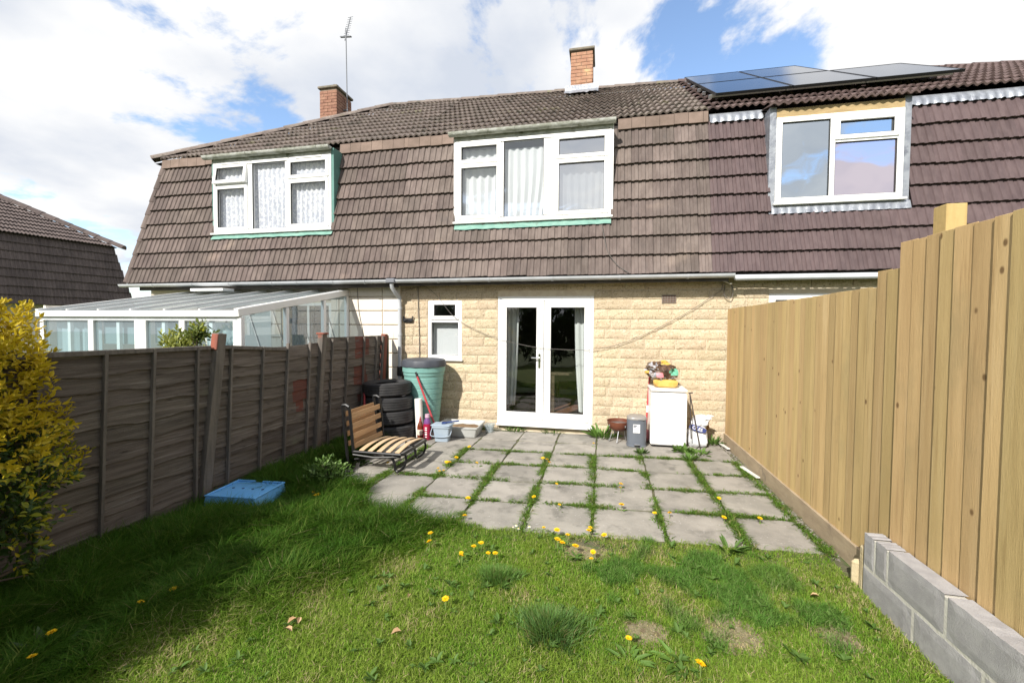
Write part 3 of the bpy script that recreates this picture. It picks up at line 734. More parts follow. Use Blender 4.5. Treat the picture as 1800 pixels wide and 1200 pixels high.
for i in range(n+1):
    x = W[0]-.005+(W[1]-W[0]+.01)*i/n; vs += [(x, WY-.005, W[2]-.036), (x, WY-.035+rt.uniform(-.008, .008), W[2]-.075), (x, my(3.32)-.075+rt.uniform(-.006, .006), W[2]-.135+rt.uniform(-.008, .008))]
for i in range(n): a = 3*i; fs += [(a, a+1, a+4, a+3), (a+1, a+2, a+5, a+4)]
mb.add(vs, fs); mb.build('sill_flashing', M['verdigris'], hm)
curtain('curtain', W[0]+.05, -1.60, 3.45, 4.62, WY+.125, M['curtain'], 'white curtain drawn behind left light of the middle upper window', 6)
curtain('curtain', -1.59, -.85, 3.45, 4.60, WY+.13, M['curtain'], 'white curtain filling centre light of the middle upper window', 6, taper=.10, side=-1)
curtain('curtain', -.70, .05, 3.45, 4.25, WY+.14, M['curtain'], 'white half curtain added behind lower right light of the middle upper window to brighten it', 7)  # sheer added to brighten the pane, following the pale swag at its foot
# small ground-floor window
window(hm, *SW, YW+.012, [(0, 1, .66, 1, 1, 0), (0, 1, 0, .60, 0, 0)], [(.05, .95, .60, .66)], M['gl_up'], fw=.06)
room(hm, SW[0], SW[1], YW+.21, 8.3, SW[2], SW[3], M['room'])
mb = MB(); mb.box(-2.86, -2.35, 6.985, 6.99, 1.15, 1.80); tag(mb.build('window_blind', M['curtain'], org=(-2.6, 7.1, 1.15)), 'pale blind half lowered behind the small ground-floor window', 'blind')
# French doors
mb = MB(); ring(mb, DOOR[0], DOOR[1], .115, 2.184, YW+.002, YW+.075, .062); french = mb.build('french_door', M['upvc'], hm, bev=.004)
mb = MB(); mb.box(DOOR[0]-.005, DOOR[1]+.005, YW-.06, YW+.07, .072, .114); mb.build('sill', M['upvc'], french, bev=.006)
for (xa, xb, gx0, gx1) in ((-1.613, -.915, -1.525, -1.03), (-.905, -.187, -.80, -.268)):
    mb = MB(); y0, y1 = YW-.016, YW+.05
    mb.box(xa, gx0, y0, y1, .178, 2.12); mb.box(gx1, xb, y0, y1, .178, 2.12); mb.box(gx0, gx1, y0, y1, .178, .305); mb.box(gx0, gx1, y0, y1, 2.005, 2.12)
    lf = mb.build('door_leaf', M['upvc'], french, bev=.006, seg=2)
    mb = MB(); mb.add([(gx0, YW+.02, .305), (gx1, YW+.02, .305), (gx1, YW+.02, 2.005), (gx0, YW+.02, 2.005)], [(0, 1, 2, 3)]); mb.build('pane', M['gl_door'], french)
    mb = MB(); ring(mb, gx0-.001, gx1+.001, .304, 2.006, YW-.006, YW+.02, .008); mb.build('gasket', M['cable'], french)
mb = MB(); mb.box(-.995, -.962, YW-.026, YW-.016, 1.03, 1.26); mb.tube([(-.978, YW-.026, 1.19), (-.978, YW-.065, 1.19), (-1.10, YW-.07, 1.195)], .011, 8); mb.build('door_handle', M['chrome'], french, smooth=True)
for z in (.33, 1.15, 1.95):
    for x in (-1.645, -.155): MB().tube([(x, YW+.003, z), (x, YW-.004, z)], .008, 8).build('frame_screw', M['gutter_dark'], french)
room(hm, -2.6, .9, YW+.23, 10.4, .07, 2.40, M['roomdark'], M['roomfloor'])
mb = MB(); mb.box(-2.6, .9, 10.3, 10.38, .08, .2); mb.build('skirting', M['upvc'], hm)
curtain('curtain', -1.64, -1.38, .36, 2.12, YW+.30, M['curtain'], 'white curtain hanging at left edge of the French doors', 3, .03, .06, -1)
curtain('curtain', -.44, -.17, .28, 2.12, YW+.30, M['curtain'], 'white curtain hanging at right edge of the French doors', 3, .03, .08, 1)
# dining table dimly seen inside
tb = thing('dining_table', (-.5, 8.6, .07), 'dark table dimly seen inside the room behind French doors', 'table')
mb = MB(); mb.box(-.95, -.05, 8.1, 9.1, .78, .82); mb.build('table_top', M['twig'], tb, bev=.004)
for x in (-.90, -.10):
    for y in (8.15, 9.05): MB().box(x-.03, x+.03, y-.03, y+.03, .07, .779).build('leg', M['twig'], tb)
chimney(hm, -.74, -.27, 9.62, 10.25, 6.2, 7.72, M['brick2'], 7.90)
mb = MB(); vs = []; fs = []
for i in range(13):
    x = -.86+.72*i/12; vs += [(x, 9.61-.003*abs(i-6), 6.99), (x, 9.57, 6.86), (x, 9.30+rt.uniform(-.02, .02), 6.655+rt.uniform(0, .02))]
for i in range(12): a = 3*i; fs += [(a, a+1, a+4, a+3), (a+1, a+2, a+5, a+4)]
mb.add(vs, fs); mb.build('chimney_flashing', M['lead'], hm)

# ---- left house
hl = thing('terraced_house', (-6.2, YW, 0), 'left end terraced house with hipped roof, net-curtained dormer window and conservatory', 'house', 'houses of the tile-hung terrace')
X0 = -9.08; LEAN = .165
mb = MB(); wall_cells(mb, -8.75, -3.402, 0, 2.46, YW+.012, YW+.22, [(-6.9, -6.0, .1, 2.1), (-5.75, -4.75, 1.0, 2.1)])
mb.box(-8.76, -8.6, YW+.22, 2*RY-YW, 0, 2.46)
wall_l = mb.build('wall', M['mortar'], hl)
zz = 0.0
for r in range(10):
    for (a, b) in ([(-8.75, -7.0), (-6.98, -5.78), (-5.76, -4.6), (-4.58, -3.75), (-3.745, -3.41)]):
        za, zb = .245*r+.005, .245*(r+1)-.012
        hs = [h for h in ((-6.9, -6.0, .1, 2.1), (-5.75, -4.75, 1.0, 2.1)) if h[2] < (za+zb)/2 < h[3]]
        cur = a; sg = []
        for h in hs:
            if h[0] < b and h[1] > a: sg.append((cur, max(cur, h[0]))); cur = max(cur, min(b, h[1]))
        sg.append((cur, b))
        for (p, q) in sg:
            if q-p > .04: MB().box(p+.003, q-.003, YW-.012, YW+.012, za, min(zb, 2.44)).build('concrete_panel', M['panel'], wall_l, bev=.004)
mb = MB(); ring(mb, -6.9, -6.0, .1, 2.1, YW-.01, YW+.06, .09); mb.box(-6.8, -6.1, YW+.01, YW+.05, .19, 2.0); mb.build('back_door', M['upvc'], hl)
window(hl, -5.75, -4.75, 1.0, 2.1, YW, [(0, .5, 0, 1, 0, 0), (.55, 1, 0, 1, 0, 0)], [(.5, .55, .05, .95)], M['gl_up'])
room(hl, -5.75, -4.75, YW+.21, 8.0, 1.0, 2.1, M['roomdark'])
mansard_backing(hl, X0, XL, [LW], LEAN)
tile_field('wall_tile', T_LEFT, hl, (0, my(2.48), 2.48), (1, 0, 0), MV, TW, MG, 8, spans_for(X0, XL, LW, 0, LEAN), rt, gx=XL)
slips(hl, X0+LEAN*2.4, XL, M['slip'], [(LW[0]-.08, LW[1]+.04)])
roof_shell(hl, X0+LEAN*2.48-.22, XL, -5.2); roof_tiles(hl, RT_LEFT, X0+LEAN*2.48-.26, XL, hip=-5.2)
ridge_tiles('ridge_tile', hl, (-5.2, RY, rz(-5.2)+.05), (XL, RY, rz(XL)+.05), M['rtile_mid'], 4)
ridge_tiles('hip_tile', hl, (X0+LEAN*2.48-.26, EY-.02, EZ+.05), (-5.2, RY, rz(-5.2)+.06), M['rtile_mid'], 12)
ridge_tiles('corner_tile', hl, (X0+.0, my(2.48)+.0, 2.50), (X0+LEAN*2.48-.02, my(4.93)+.0, 4.93), M['tile_left'], 9, .085)
mb = MB(); mb.add([(X0, my(2.48), 2.46), (X0, 2*RY-6.6, 2.46), (X0+LEAN*2.48, 2*RY-7.1, 4.96), (X0+LEAN*2.48, my(4.96), 4.96)], [(3, 2, 1, 0)]); mb.build('end_mansard', M['tile_left'], hl)
gutter(hl, X0-.02, XL+.02, 6.545, 2.455, .056, M['gutter'], clips=[-8.3, -7.4, -6.6, -5.7, -5.2, -4.5, -3.9])
mb = MB(); mb.box(X0+.35, XL+.02, 6.605, 6.64, 2.34, 2.47); mb.build('fascia', M['fascia_dark'], hl)
mb = MB(); mb.box(X0+.35, XL+.0, 6.64, YW+.012, 2.445, 2.46); mb.build('soffit', M['fascia_dark'], hl)
W = LW
room(hl, W[0]+.02, W[1]-.02, WY+.072, 9.2, W[2]+.01, W[3]-.01, M['room'])
lwin = window(hl, *W, WY, [(0, .30, .70, 1, 1, R(9)), (0, .30, 0, .66, 1, 0), (.345, .625, 0, 1, 0, 0), (.655, 1, .71, 1, 1, 0), (.655, 1, 0, .675, 1, 0)],
       [(.30, .345, .05, .95), (.625, .655, .05, .95), (.03, .30, .66, .70), (.655, .97, .675, .71)], M['gl_left'])
for (a, b, y) in ((.08, .25, WY-.03), (.72, .93, WY-.03)):
    MB().box(W[0]+a*(W[1]-W[0]), W[0]+b*(W[1]-W[0]), y, y+.013, W[3]-.045, W[3]-.02).build('trickle_vent', M['upvc'], lwin)
for (xa, xb) in ((W[0]-.03, W[0]-.001), (W[1]+.001, W[1]+.05)):
    mb = MB()
    mb.add([(xa, WY+.01, W[2]-.02), (xb, WY+.01, W[2]-.02), (xb, WY+.01, W[3]+.10), (xa, WY+.01, W[3]+.10), (xa, my(W[2])+.1, W[2]-.02), (xb, my(W[2])+.1, W[2]-.02), (xb, 7.3, W[3]+.10), (xa, 7.3, W[3]+.10)],
           [(0,1,2,3),(1,5,6,2),(4,0,3,7),(3,2,6,7)])
    mb.build('dormer_cheek', M['green'], hl)
mb = MB(); mb.box(W[0]-.02, W[1]+.0, WY+.005, 7.2, W[3]+.001, W[3]+.10); mb.build('dormer_head', M['gutter_old'], hl)
gutter(hl, W[0]-.14, W[1]+.02, WY-.055, W[3]+.115, .062, M['gutter_old'], name='dormer_gutter', clips=[-6.4, -5.6, -4.95])
mb = MB(); vs = []; fs = []; n = 26
for i in range(n+1):
    x = W[0]-.005+(W[1]-W[0]+.05)*i/n; vs += [(x, WY-.005, W[2]-.036), (x, WY-.035+rt.uniform(-.008, .008), W[2]-.07), (x, my(3.32)-.075+rt.uniform(-.006, .006), W[2]-.12+rt.uniform(-.008, .008))]
for i in range(n): a = 3*i; fs += [(a, a+1, a+4, a+3), (a+1, a+2, a+5, a+4)]
mb.add(vs, fs); mb.build('sill_flashing', M['verdigris'], hl)
curtain('net_curtain', W[0]+.05, W[1]-.05, 3.45, 4.66, WY+.11, M['net'], 'spotted white net curtain behind left neighbour upper window', 24, .022)
chimney(hl, -7.02, -6.55, 9.7, 10.35, 5.4, 7.62, M['brick'], 7.86)
# aerial on the left chimney
ae = thing('tv_aerial', (-6.42, 10.0, 6.6), 'thin rooftop television aerial on a tall mast beside the left chimney', 'aerial')
mb = MB(); mb.tube([(-6.44, 10.0, 6.6), (-6.45, 10.0, 7.6), (-6.47, 10.0, 9.05), (-6.475, 10.0, 9.25)], .014, 6); mb.build('mast', M['gutter_dark'], ae, smooth=True)
b0, b1 = Vector((-6.50, 10.0, 8.95)), Vector((-6.435, 10.15, 9.62))
mb = MB(); mb.tube([b0, b1], .012, 6); bm_ = mb.build('boom', M['gutter_dark'], ae)
for k in range(9):
    p = b0.lerp(b1, .22+.78*k/8); mb = MB(); mb.tube([p+Vector((-.085, .02, .012)), p+Vector((.085, -.02, -.012))], .005, 5); mb.build('element', M['gutter_dark'], ae)
p = b0.lerp(b1, .16); mb = MB(); mb.bar(p+Vector((-.17, .03, .03)), p+Vector((.17, -.03, -.04)), .05, .02); mb.build('reflector', M['gutter_dark'], ae)
for z in (7.2, 7.02): MB().bar((-6.55, 10.0, z), (-6.43, 10.0, z), .03, .03).build('mast_bracket', M['gutter_dark'], ae)

# ---- right house
hr = thing('terraced_house', (4.5, YW, 0), 'right terraced house with newer plum-brown tiles, lead-flashed window and solar panels', 'house', 'houses of the tile-hung terrace')
RWN = (2.37, 4.3, 1.2, 2.195)
mb = MB(); wall_cells(mb, 1.862, XR, 0, 2.46, YW+.012, YW+.22, [RWN]); wall_r = mb.build('wall', M['mortar'], hr)
block_wall(wall_r, 1.865, 5.4, .0, 2.44, [RWN], random.Random(9), skip_below=1.35)
window(hr, *RWN, YW+.01, [(0, .5, 0, 1, 0, 0), (.53, 1, 0, 1, 0, 0)], [(.5, .53, .05, .95)], M['gl_up'], fw=.09)
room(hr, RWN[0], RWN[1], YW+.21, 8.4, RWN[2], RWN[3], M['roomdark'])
W = RW
mansard_backing(hr, XM, XR, [W])
tile_field('wall_tile', T_RIGHT, hr, (.02, my(2.48), 2.48), (1, 0, 0), MV, TW, MG, 8, spans_for(XM-.02, XR, W, .075), rt, gx=XM-.02)
roof_shell(hr, XM, XR); roof_tiles(hr, RT_RIGHT, XM, XR)
ridge_tiles('ridge_tile', hr, (XM, RY, rz(XM)+.05), (XR, RY, rz(XR)+.03), M['rtile_right'], 15)
mb = MB(); mb.box(1.83, XR, 6.58, 6.64, 2.37, 2.45); mb.build('gutter', M['gutter'], hr, bev=.02)
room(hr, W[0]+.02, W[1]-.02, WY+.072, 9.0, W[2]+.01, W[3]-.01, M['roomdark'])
window(hr, *W, WY, [(0, .435, 0, 1, 0, 0), (.475, 1, .70, 1, 1, 0), (.475, 1, 0, .665, 0, 0)], [(.435, .475, .05, .95), (.475, .96, .665, .70)], M['gl_right'], fw=.075, gl_by={2: M['gl_lilac']})
for (xa, xb) in ((W[0]-.085, W[0]-.001), (W[1]+.001, W[1]+.085)):
    mb = MB()
    mb.add([(xa, WY+.02, W[2]-.1), (xb, WY+.02, W[2]-.1), (xb, WY+.02, W[3]+.16), (xa, WY+.02, W[3]+.16), (xa, my(W[2])+.1, W[2]-.1), (xb, my(W[2])+.1, W[2]-.1), (xb, 7.3, W[3]+.16), (xa, 7.3, W[3]+.16)],
           [(0,1,2,3),(1,5,6,2),(4,0,3,7),(3,2,6,7)])
    mb.build('dormer_cheek', M['lead'], hr)
mb = MB(); vs = []; fs = []; n = 60
for i in range(n+1):
    x = W[0]-.09+(W[1]-W[0]+.18)*i/n; q = .012*math.sin(i*2*math.pi/(n/16)); vs += [(x, WY-.004, W[2]-.036), (x, WY-.02+q*.3, W[2]-.08), (x, my(3.38)-.06+q, W[2]-.155+rt.uniform(-.005, .005))]
for i in range(n): a = 3*i; fs += [(a, a+1, a+4, a+3), (a+1, a+2, a+5, a+4)]
mb.add(vs, fs); mb.build('lead_apron', M['lead'], hr, smooth=True)
mb = MB(); mb.box(W[0], W[1], WY+.008, WY+.05, W[3]+.001, W[3]+.12); mb.build('fascia', M['fascia_wood'], hr)
mb = MB(); mb.box(W[0]-.06, W[1]+.06, WY+.05, 7.2, W[3]+.001, W[3]+.13); mb.build('dormer_head', M['fascia_dark'], hr)
# tiles run out over the dormer
V = Vector((0, .36, .13))
tile_field('roof_tile', RT_RIGHT, hr, (0, WY-.06, W[3]+.105), (1, 0, 0), V, TW, .345, 1, lambda r: [(W[0]-.12, W[1]+.12)], rt)
for (xa, xb) in ((XM+.02, W[0]-.10), (W[1]+.10, XR)):
    mb = MB(); vs = []; fs = []; n = int((xb-xa)/.02)
    for i in range(n+1):
        x = xa+(xb-xa)*i/n; q = .013*math.sin(x*2*math.pi/.105); vs += [(x, my(4.95)-.03, 4.95), (x, my(4.88)-.06+q*.4, 4.88), (x, my(4.80)-.062+q, 4.80+rt.uniform(-.006, .006))]
    for i in range(n): a = 3*i; fs += [(a, a+1, a+4, a+3), (a+1, a+2, a+5, a+4)]
    mb.add(vs, fs); mb.build('lead_soaker', M['lead'], hr, smooth=True)
# solar panels
SV = Vector((0, RY-EY, 6.86-EZ)).normalized(); SN = Vector((1, 0, 0)).cross(SV)
S0 = Vector((0, 7.42, 0)); S0.z = EZ+(7.42-EY)*SV.z/SV.y; S0 += SN*.17
PW, PH = 1.075, 1.66
lab = {(0, 0): 'leftmost solar panel in the lower row on the right roof', (1, 0): 'middle solar panel in the lower row on the right roof', (2, 0): 'rightmost solar panel, in the lower row beyond the others',
       (0, 1): 'left solar panel in the upper row near the ridge', (1, 1): 'right solar panel in the upper row near the ridge'}
for (i, j), lb in lab.items():
    o = S0+Vector((1.70+i*(PW+.02), 0, 0))+SV*(j*(PH+.02))
    t = thing('solar_panel', o, lb, 'solar panel', 'solar panels on the right roof')
    T = frame4(o, (1, 0, 0), SV, SN)
    mb = MB(); mb.T = T; mb.box(.012, PW-.012, .012, PH-.012, .03, .036); mb.build('glass', M['solar'], t)
    mb = MB(); mb.T = T
    mb.box(0, .012, 0, PH, 0, .04); mb.box(PW-.012, PW, 0, PH, 0, .04); mb.box(.012, PW-.012, 0, .012, 0, .04); mb.box(.012, PW-.012, PH-.012, PH, 0, .04); mb.build('frame', M['black'], t)
    for q in (.25, 1.3):
        mb = MB(); mb.T = T; mb.box(-.03, PW+.015, q, q+.04, -.05, -.002); mb.build('rail', M['alu'], t)
    if i == 0:
        for q in (.25, .8, 1.3):
            mb = MB(); mb.T = T; mb.box(-.05, -.005, q-.02, q+.05, -.06, -.01); mb.build('clamp', M['alu'], t)

# ---- far house on the left
FO = Vector((-20.0, 14.7, 0)); FD = Vector((-.205, -.979, 0)).normalized(); FN = Vector((.979, -.205, 0)).normalized()
hf = thing('hipped_house', tuple(FO), 'distant dark tiled house in shade at far left beyond the conservatory', 'house')
FL, FW_ = 10.5, 7.5
def fp(s, d, z): return FO + FD*s - FN*d + Vector((0, 0, z))
mb = MB(); mb.add([fp(.5, .45, 0), fp(FL, .45, 0), fp(FL, FW_-.45, 0), fp(.5, FW_-.45, 0), fp(.5, .45, 2.46), fp(FL, .45, 2.46), fp(FL, FW_-.45, 2.46), fp(.5, FW_-.45, 2.46)], [(4,5,6,7),(0,1,5,4),(1,2,6,5),(2,3,7,6),(3,0,4,7)]); mb.build('wall', M['panel'], hf)
mb = MB(); mb.add([fp(-.15, -.15, 2.4), fp(FL+.15, -.15, 2.4), fp(FL-.3, .35, 4.95), fp(.35, .35, 4.95), fp(-.15, FW_, 2.4), fp(.35, FW_-.35, 4.95)], [(3, 2, 1, 0), (0, 4, 5, 3)])
mb.add([fp(.25, .25, 4.95), fp(FL, .25, 4.95), fp(FL, FW_/2, 7.1), fp(3.4, FW_/2, 7.1), fp(.25, FW_-.25, 4.95), fp(FL, FW_-.25, 4.95)], [(3, 2, 1, 0), (0, 4, 3), (4, 5, 2, 3)]); mb.build('roof', M['felt'], hf)
U = -FD
V = (fp(0, .35, 4.95)-fp(0, -.15, 2.4)).normalized()
tile_field('wall_tile', T_FAR, hf, fp(FL, -.15, 2.4), U, V, TW, .325, 8, lambda r: [(0, FL+.15-.0633*(r+.5))], rt)
V2 = fp(0, FW_/2, 7.1)-fp(0, .25, 4.95); rows = int(V2.length/RG)
for r in range(rows):
    t = r*RG/V2.length
    tile_field('roof_tile', RT_FAR, hf, fp(FL, .2, 4.93)+V2*t, U, V2, TW, RG, 1, lambda q, t=t: [(0, FL-.25-3.15*(t+.05))], rt)
ridge_tiles('hip_tile', hf, fp(.1, .1, 4.93), fp(3.35, FW_/2-.05, 7.10), M['tile_shaded'], 11, .17)
# ------------------------------------------------------------------ service bits on the facade
dp = thing('downpipe', (-3.42, 6.7, 0), 'grey rainwater downpipe on the party line with black link to the water butt', 'downpipe')
mb = MB(); mb.tube([(-3.42, 6.545, 2.40), (-3.42, 6.56, 2.33), (-3.40, 6.66, 2.24), (-3.385, 6.755, 2.17), (-3.385, 6.765, 2.08), (-3.385, 6.765, 0.02)], .034, 12); mb.build('pipe', M['gutter'], dp, smooth=True)
MB().box(-3.50, -3.34, 6.48, 6.615, 2.40, 2.475).build('outlet', M['gutter_dark'], dp, bev=.012)
for z in (2.0, 1.55, .9): MB().lathe([(.036, z-.02), (.041, z-.02), (.041, z+.02), (.036, z+.02)], (-3.385, 6.765, 0), 14).build('pipe_collar', M['gutter'], dp, smooth=True)
MB().lathe([(.036, .84), (.05, .84), (.05, 1.0), (.036, 1.0)], (-3.385, 6.765, 0), 14).build('diverter', M['cable'], dp, smooth=True)
mb = MB(); mb.tube([(-3.35, 6.74, .92), (-3.30, 6.70, .84), (-3.22, 6.65, .83), (-3.16, 6.60, .90), (-3.11, 6.55, .98)], .016, 8); mb.build('link_hose', M['cable'], dp, smooth=True)
def spline(pts, n=10):
    P = [Vector(p) for p in pts]; P = [P[0]*2-P[1]] + P + [P[-1]*2-P[-2]]; out = []
    for i in range(1, len(P)-2):
        for k in range(n):
            t = k/n; a, b, c, d = P[i-1:i+3]
            out.append(.5*((2*b)+(-a+c)*t+(2*a-5*b+4*c-d)*t*t+(-a+3*b-3*c+d)*t**3))
    return out+[P[-2]]
mb = MB(); mb.tube(spline([(-3.36, 6.81, 2.29), (-3.09, 6.815, 2.355), (-2.95, 6.81, 2.365), (-2.72, 6.80, 2.20), (-2.39, 6.80, 1.83), (-1.85, 6.80, 1.56), (-1.3, 6.80, 1.41), (-.80, 6.80, 1.345), (-.12, 6.80, 1.345), (.35, 6.805, 1.46), (.78, 6.81, 1.655), (1.25, 6.81, 1.92), (1.72, 6.81, 2.25)]), .0038, 6)
tag(mb.build('washing_line', M['cableg'], smooth=True, org=(-1, 6.7, 1.3)), 'slack dark line drooping across the facade in front of the French doors', 'line')
mb = MB(); mb.tube(spline([(-3.075, YW-.02, 2.36), (-3.07, YW-.02, 2.0), (-3.055, YW-.02, 1.6), (-3.05, YW-.02, 1.19), (-3.05, YW-.02, .9)]), .007, 6)
tag(mb.build('cable', M['cableg'], smooth=True, org=(-3.07, YW, 1.2)), 'thin dark cable running straight down the blocks left of small window', 'cable')
mb = MB(); mb.tube(spline([(-4.22, YW-.02, 2.40), (-4.20, YW-.02, 2.0), (-4.12, YW-.02, 1.6), (-4.05, YW-.02, 1.3)]), .005, 6)
tag(mb.build('cable', M['cableg'], smooth=True, org=(-4.1, YW, 1.2)), 'thin cable running down the cream panels beside the conservatory', 'cable')
mb = MB(); mb.tube(spline([(-.02, 6.70, 3.25), (.02, 6.66, 3.05), (.08, 6.63, 2.82), (.22, 6.60, 2.62), (.38, 6.56, 2.50)]), .006, 6)
tag(mb.build('cable', M['cableg'], smooth=True, org=(.1, 6.6, 2.5)), 'thin cable trailing down the tiles below the middle upper window', 'cable')
mb = MB(); mb.tube(spline([(1.72, 6.80, 2.25), (1.735, 6.79, 2.34), (1.80, 6.78, 2.37), (1.86, 6.78, 2.28), (1.86, 6.78, 2.16), (1.80, 6.79, 2.13), (1.75, 6.79, 2.20), (1.76, 6.79, 2.33)]), .006, 6)
tag(mb.build('cable', M['cableg'], smooth=True, org=(1.8, 6.79, 2.2)), 'loop of grey cable below the right end of the gutter', 'cable')
ab = thing('air_brick', (.99, YW, 2.07), 'brown gridded air brick high in the wall right of the doors', 'air brick')
mb = MB()
for i in range(6): mb.box(.89+.0385*i, .897+.0385*i, YW-.022, YW-.008, 2.07, 2.19)
for j in range(4): mb.box(.889, 1.091, YW-.020, YW-.009, 2.069+.0375*j, 2.077+.0375*j)
mb.build('grille', pm('air_brick_grille', (.20, .17, .15), rough=.9), ab); MB().box(.89, 1.09, YW-.012, YW+.004, 2.07, 2.19).build('backing', M['vent'], ab)
br = thing('wall_bracket', (-3.255, YW, 1.75), 'small black scrolled iron bracket on the wall left of small window', 'bracket')
MB().tube(spline([(-3.34, YW-.03, 1.86), (-3.33, YW-.04, 1.78), (-3.255, YW-.05, 1.80), (-3.18, YW-.04, 1.78), (-3.17, YW-.03, 1.86)]), .012, 6).build('scroll', M['bracket'], br, smooth=True)
MB().box(-3.33, -3.18, YW-.04, YW-.012, 1.755, 1.825).build('plate', M['bracket'], br, bev=.008)

# ------------------------------------------------------------------ right fence
fr = thing('board_fence', (1.82, 4.5, 0), 'new tan featheredge board fence along the right side of garden', 'fence')
def board_mesh(h):
    mb = MB(); w = .128
    mb.add([(0, 0, 0), (-.004, 0, 0), (-.012, w, 0), (0, w, 0), (0, 0, h), (-.004, 0, h), (-.012, w, h), (0, w, h)], [(3,2,1,0),(4,5,6,7),(0,1,5,4),(1,2,6,5),(2,3,7,6),(3,0,4,7)])
    return mb.mesh('board', M['fboard'], bev=.0015)
BA, BB = board_mesh(1.82), board_mesh(1.87)
rb = random.Random(4); y = 6.70
while y > 3.16:
    y -= rb.uniform(.096, .110)
    inst('board', BA, fr, Matrix.Translation((1.806+rb.uniform(-.003, .003), y, .15+rb.uniform(-.004, .004)+(.10 if y < 3.215 else 0))) @ Matrix.Rotation(rb.uniform(-.005, .035), 4, 'Z') @ Matrix.Rotation(rb.uniform(-.003, .003), 4, 'X'))
y2 = y-.006
while y2 > -.6:
    y2 -= rb.uniform(.098, .112)
    inst('board', BB, fr, Matrix.Translation((1.80+rb.uniform(-.003, .003), y2, .345+rb.uniform(-.004, .004))) @ Matrix.Rotation(rb.uniform(-.005, .035), 4, 'Z') @ Matrix.Rotation(rb.uniform(-.003, .003), 4, 'X'))
MB().box(1.775, 1.80, 3.24, 6.74, -.04, .155).build('gravel_board', M['gravelboard'], fr, bev=.004)
MB().box(1.778, 1.81, 3.12, 3.235, -.04, .16).build('gravel_board', pm('slate_grey_end', (.10, .10, .11), rough=.9), fr, bev=.004)
for yy, zt in ((2.94, 2.40), (4.75, 1.96), (6.6, 1.96), (1.1, 2.2)): MB().box(1.90, 2.0, yy-.05, yy+.05, -.05, zt).build('post', M['postwood'], fr, bev=.003)
for z in (.45, 1.1, 1.75): MB().box(1.825, 1.895, 3.2, 6.6, z-.04, z+.04).build('rail', M['postwood'], fr)
for z in (.6, 1.3, 2.0): MB().box(1.822, 1.892, -.6, 3.1, z-.04, z+.04).build('rail', M['postwood'], fr)
# retaining blocks
bw = thing('block_wall', (1.70, 2.0, 0), 'low grey concrete block wall two courses high at right, in front of fence', 'wall')
MB().box(1.6822, 1.775, -.6, 3.13, -.10, .368).build('mortar', M['blockmortar'], bw)
def cblock(y0, y1, z0, z1):
    mb = MB(); nx, nz = 8, 5; vs = []; fs = []
    for j in range(nz+1):
        for i in range(nx+1):
            e = i in (0, nx) or j in (0, nz)
            vs.append((1.677+(.004 if e else 0), y0+(y1-y0)*i/nx, z0+(z1-z0)*j/nz+(rb.uniform(-.003, .003) if e else 0)))
    for j in range(nz):
        for i in range(nx): a = j*(nx+1)+i; fs.append((a, a+nx+1, a+nx+2, a+1))
    b = len(vs); rim = [nz*(nx+1)+i for i in range(nx+1)]
    for q in rim: vs.append((1.782, vs[q][1], vs[q][2]))
    for i in range(nx): fs.append((rim[i+1], rim[i], b+i, b+i+1))
    c = len(vs); ends = [(nx+1)*j+nx for j in range(nz+1)]
    for q in ends: vs.append((1.782, vs[q][1], vs[q][2]))
    for j in range(nz): fs.append((ends[j], c+j, c+j+1, ends[j+1]))
    mb.add(vs, fs); mb.build('concrete_block', M['concblock'], bw)
ys = [3.14, 3.02, 2.90, 2.46, 2.02, 1.58, 1.14, .7, .26, -.18, -.6]
for a, b in zip(ys, ys[1:]): cblock(b+.011, a-.011, .176, .378)
ys = [3.14, 2.68, 2.24, 1.80, 1.36, .92, .48, .04, -.4]
for a, b in zip(ys, ys[1:]): cblock(b+.011, a-.011, -.06, .153)
st = thing('stone_stack', (1.70, 3.22, 0), 'two small pale yellow stone offcuts upright at the end of block wall', 'stones')
MB().box(1.69, 1.77, 3.15, 3.20, -.03, .27).build('stone', M['ystone'], st, bev=.012)
MB().box(1.665, 1.76, 3.205, 3.255, -.03, .15).build('stone', M['ystone'], st, bev=.02)
for (a, b, lb) in (((1.70, 6.80, .012), (1.745, 6.36, .02), 'white plastic trim strip lying at the wall end of the fence foot'), ((1.685, 5.60, .012), (1.74, 5.20, .02), 'white plastic trim strip lying halfway along the fence foot')):
    tag(MB().bar(a, b, .045, .016).build('trim_strip', M['whitestrip'], org=a, bev=.003), lb, 'strip', 'white strips by the fence')

# ------------------------------------------------------------------ left fence
fl = thing('lap_fence', (-3.58, 4.0, 0), 'old grey weathered overlap panel fence along the left side of garden', 'fence')
rf = random.Random(12)
def fx(z): return -3.615+.062*z
def slat(y0, y1, z0, h, red=None, sag=0):
    n = 24; mb = MB(); vs = []; ph = rf.uniform(0, 9)
    for i in range(n+1):
        t = i/n; y = y0+(y1-y0)*t
        lo = z0+.012*math.sin(ph+t*7)+.008*math.sin(ph*2+t*17)+rf.uniform(-.004, .004)-sag*4*t*(1-t)
        hi = z0+h-sag*4*t*(1-t)+rf.uniform(-.002, .002)
        vs += [(fx(lo)+.030, y, lo), (fx(hi)+.006, y, hi), (fx(lo)+.018, y, lo), (fx(hi)-.004, y, hi)]
    fs = []
    for i in range(n): a = 4*i; b = a+4; fs += [(a, a+1, b+1, b), (a+2, a, b, b+2), (a+1, a+3, b+3, b+1)]
    mb.add(vs, fs)
    for i in range(n):
        if red and red[0] < y0+(y1-y0)*(i+.5)/n < red[1]: mb.mi[3*i:3*i+3] = [1]*3
    mb.build('slat', [M['oldslat'], M['redslat']], fl)
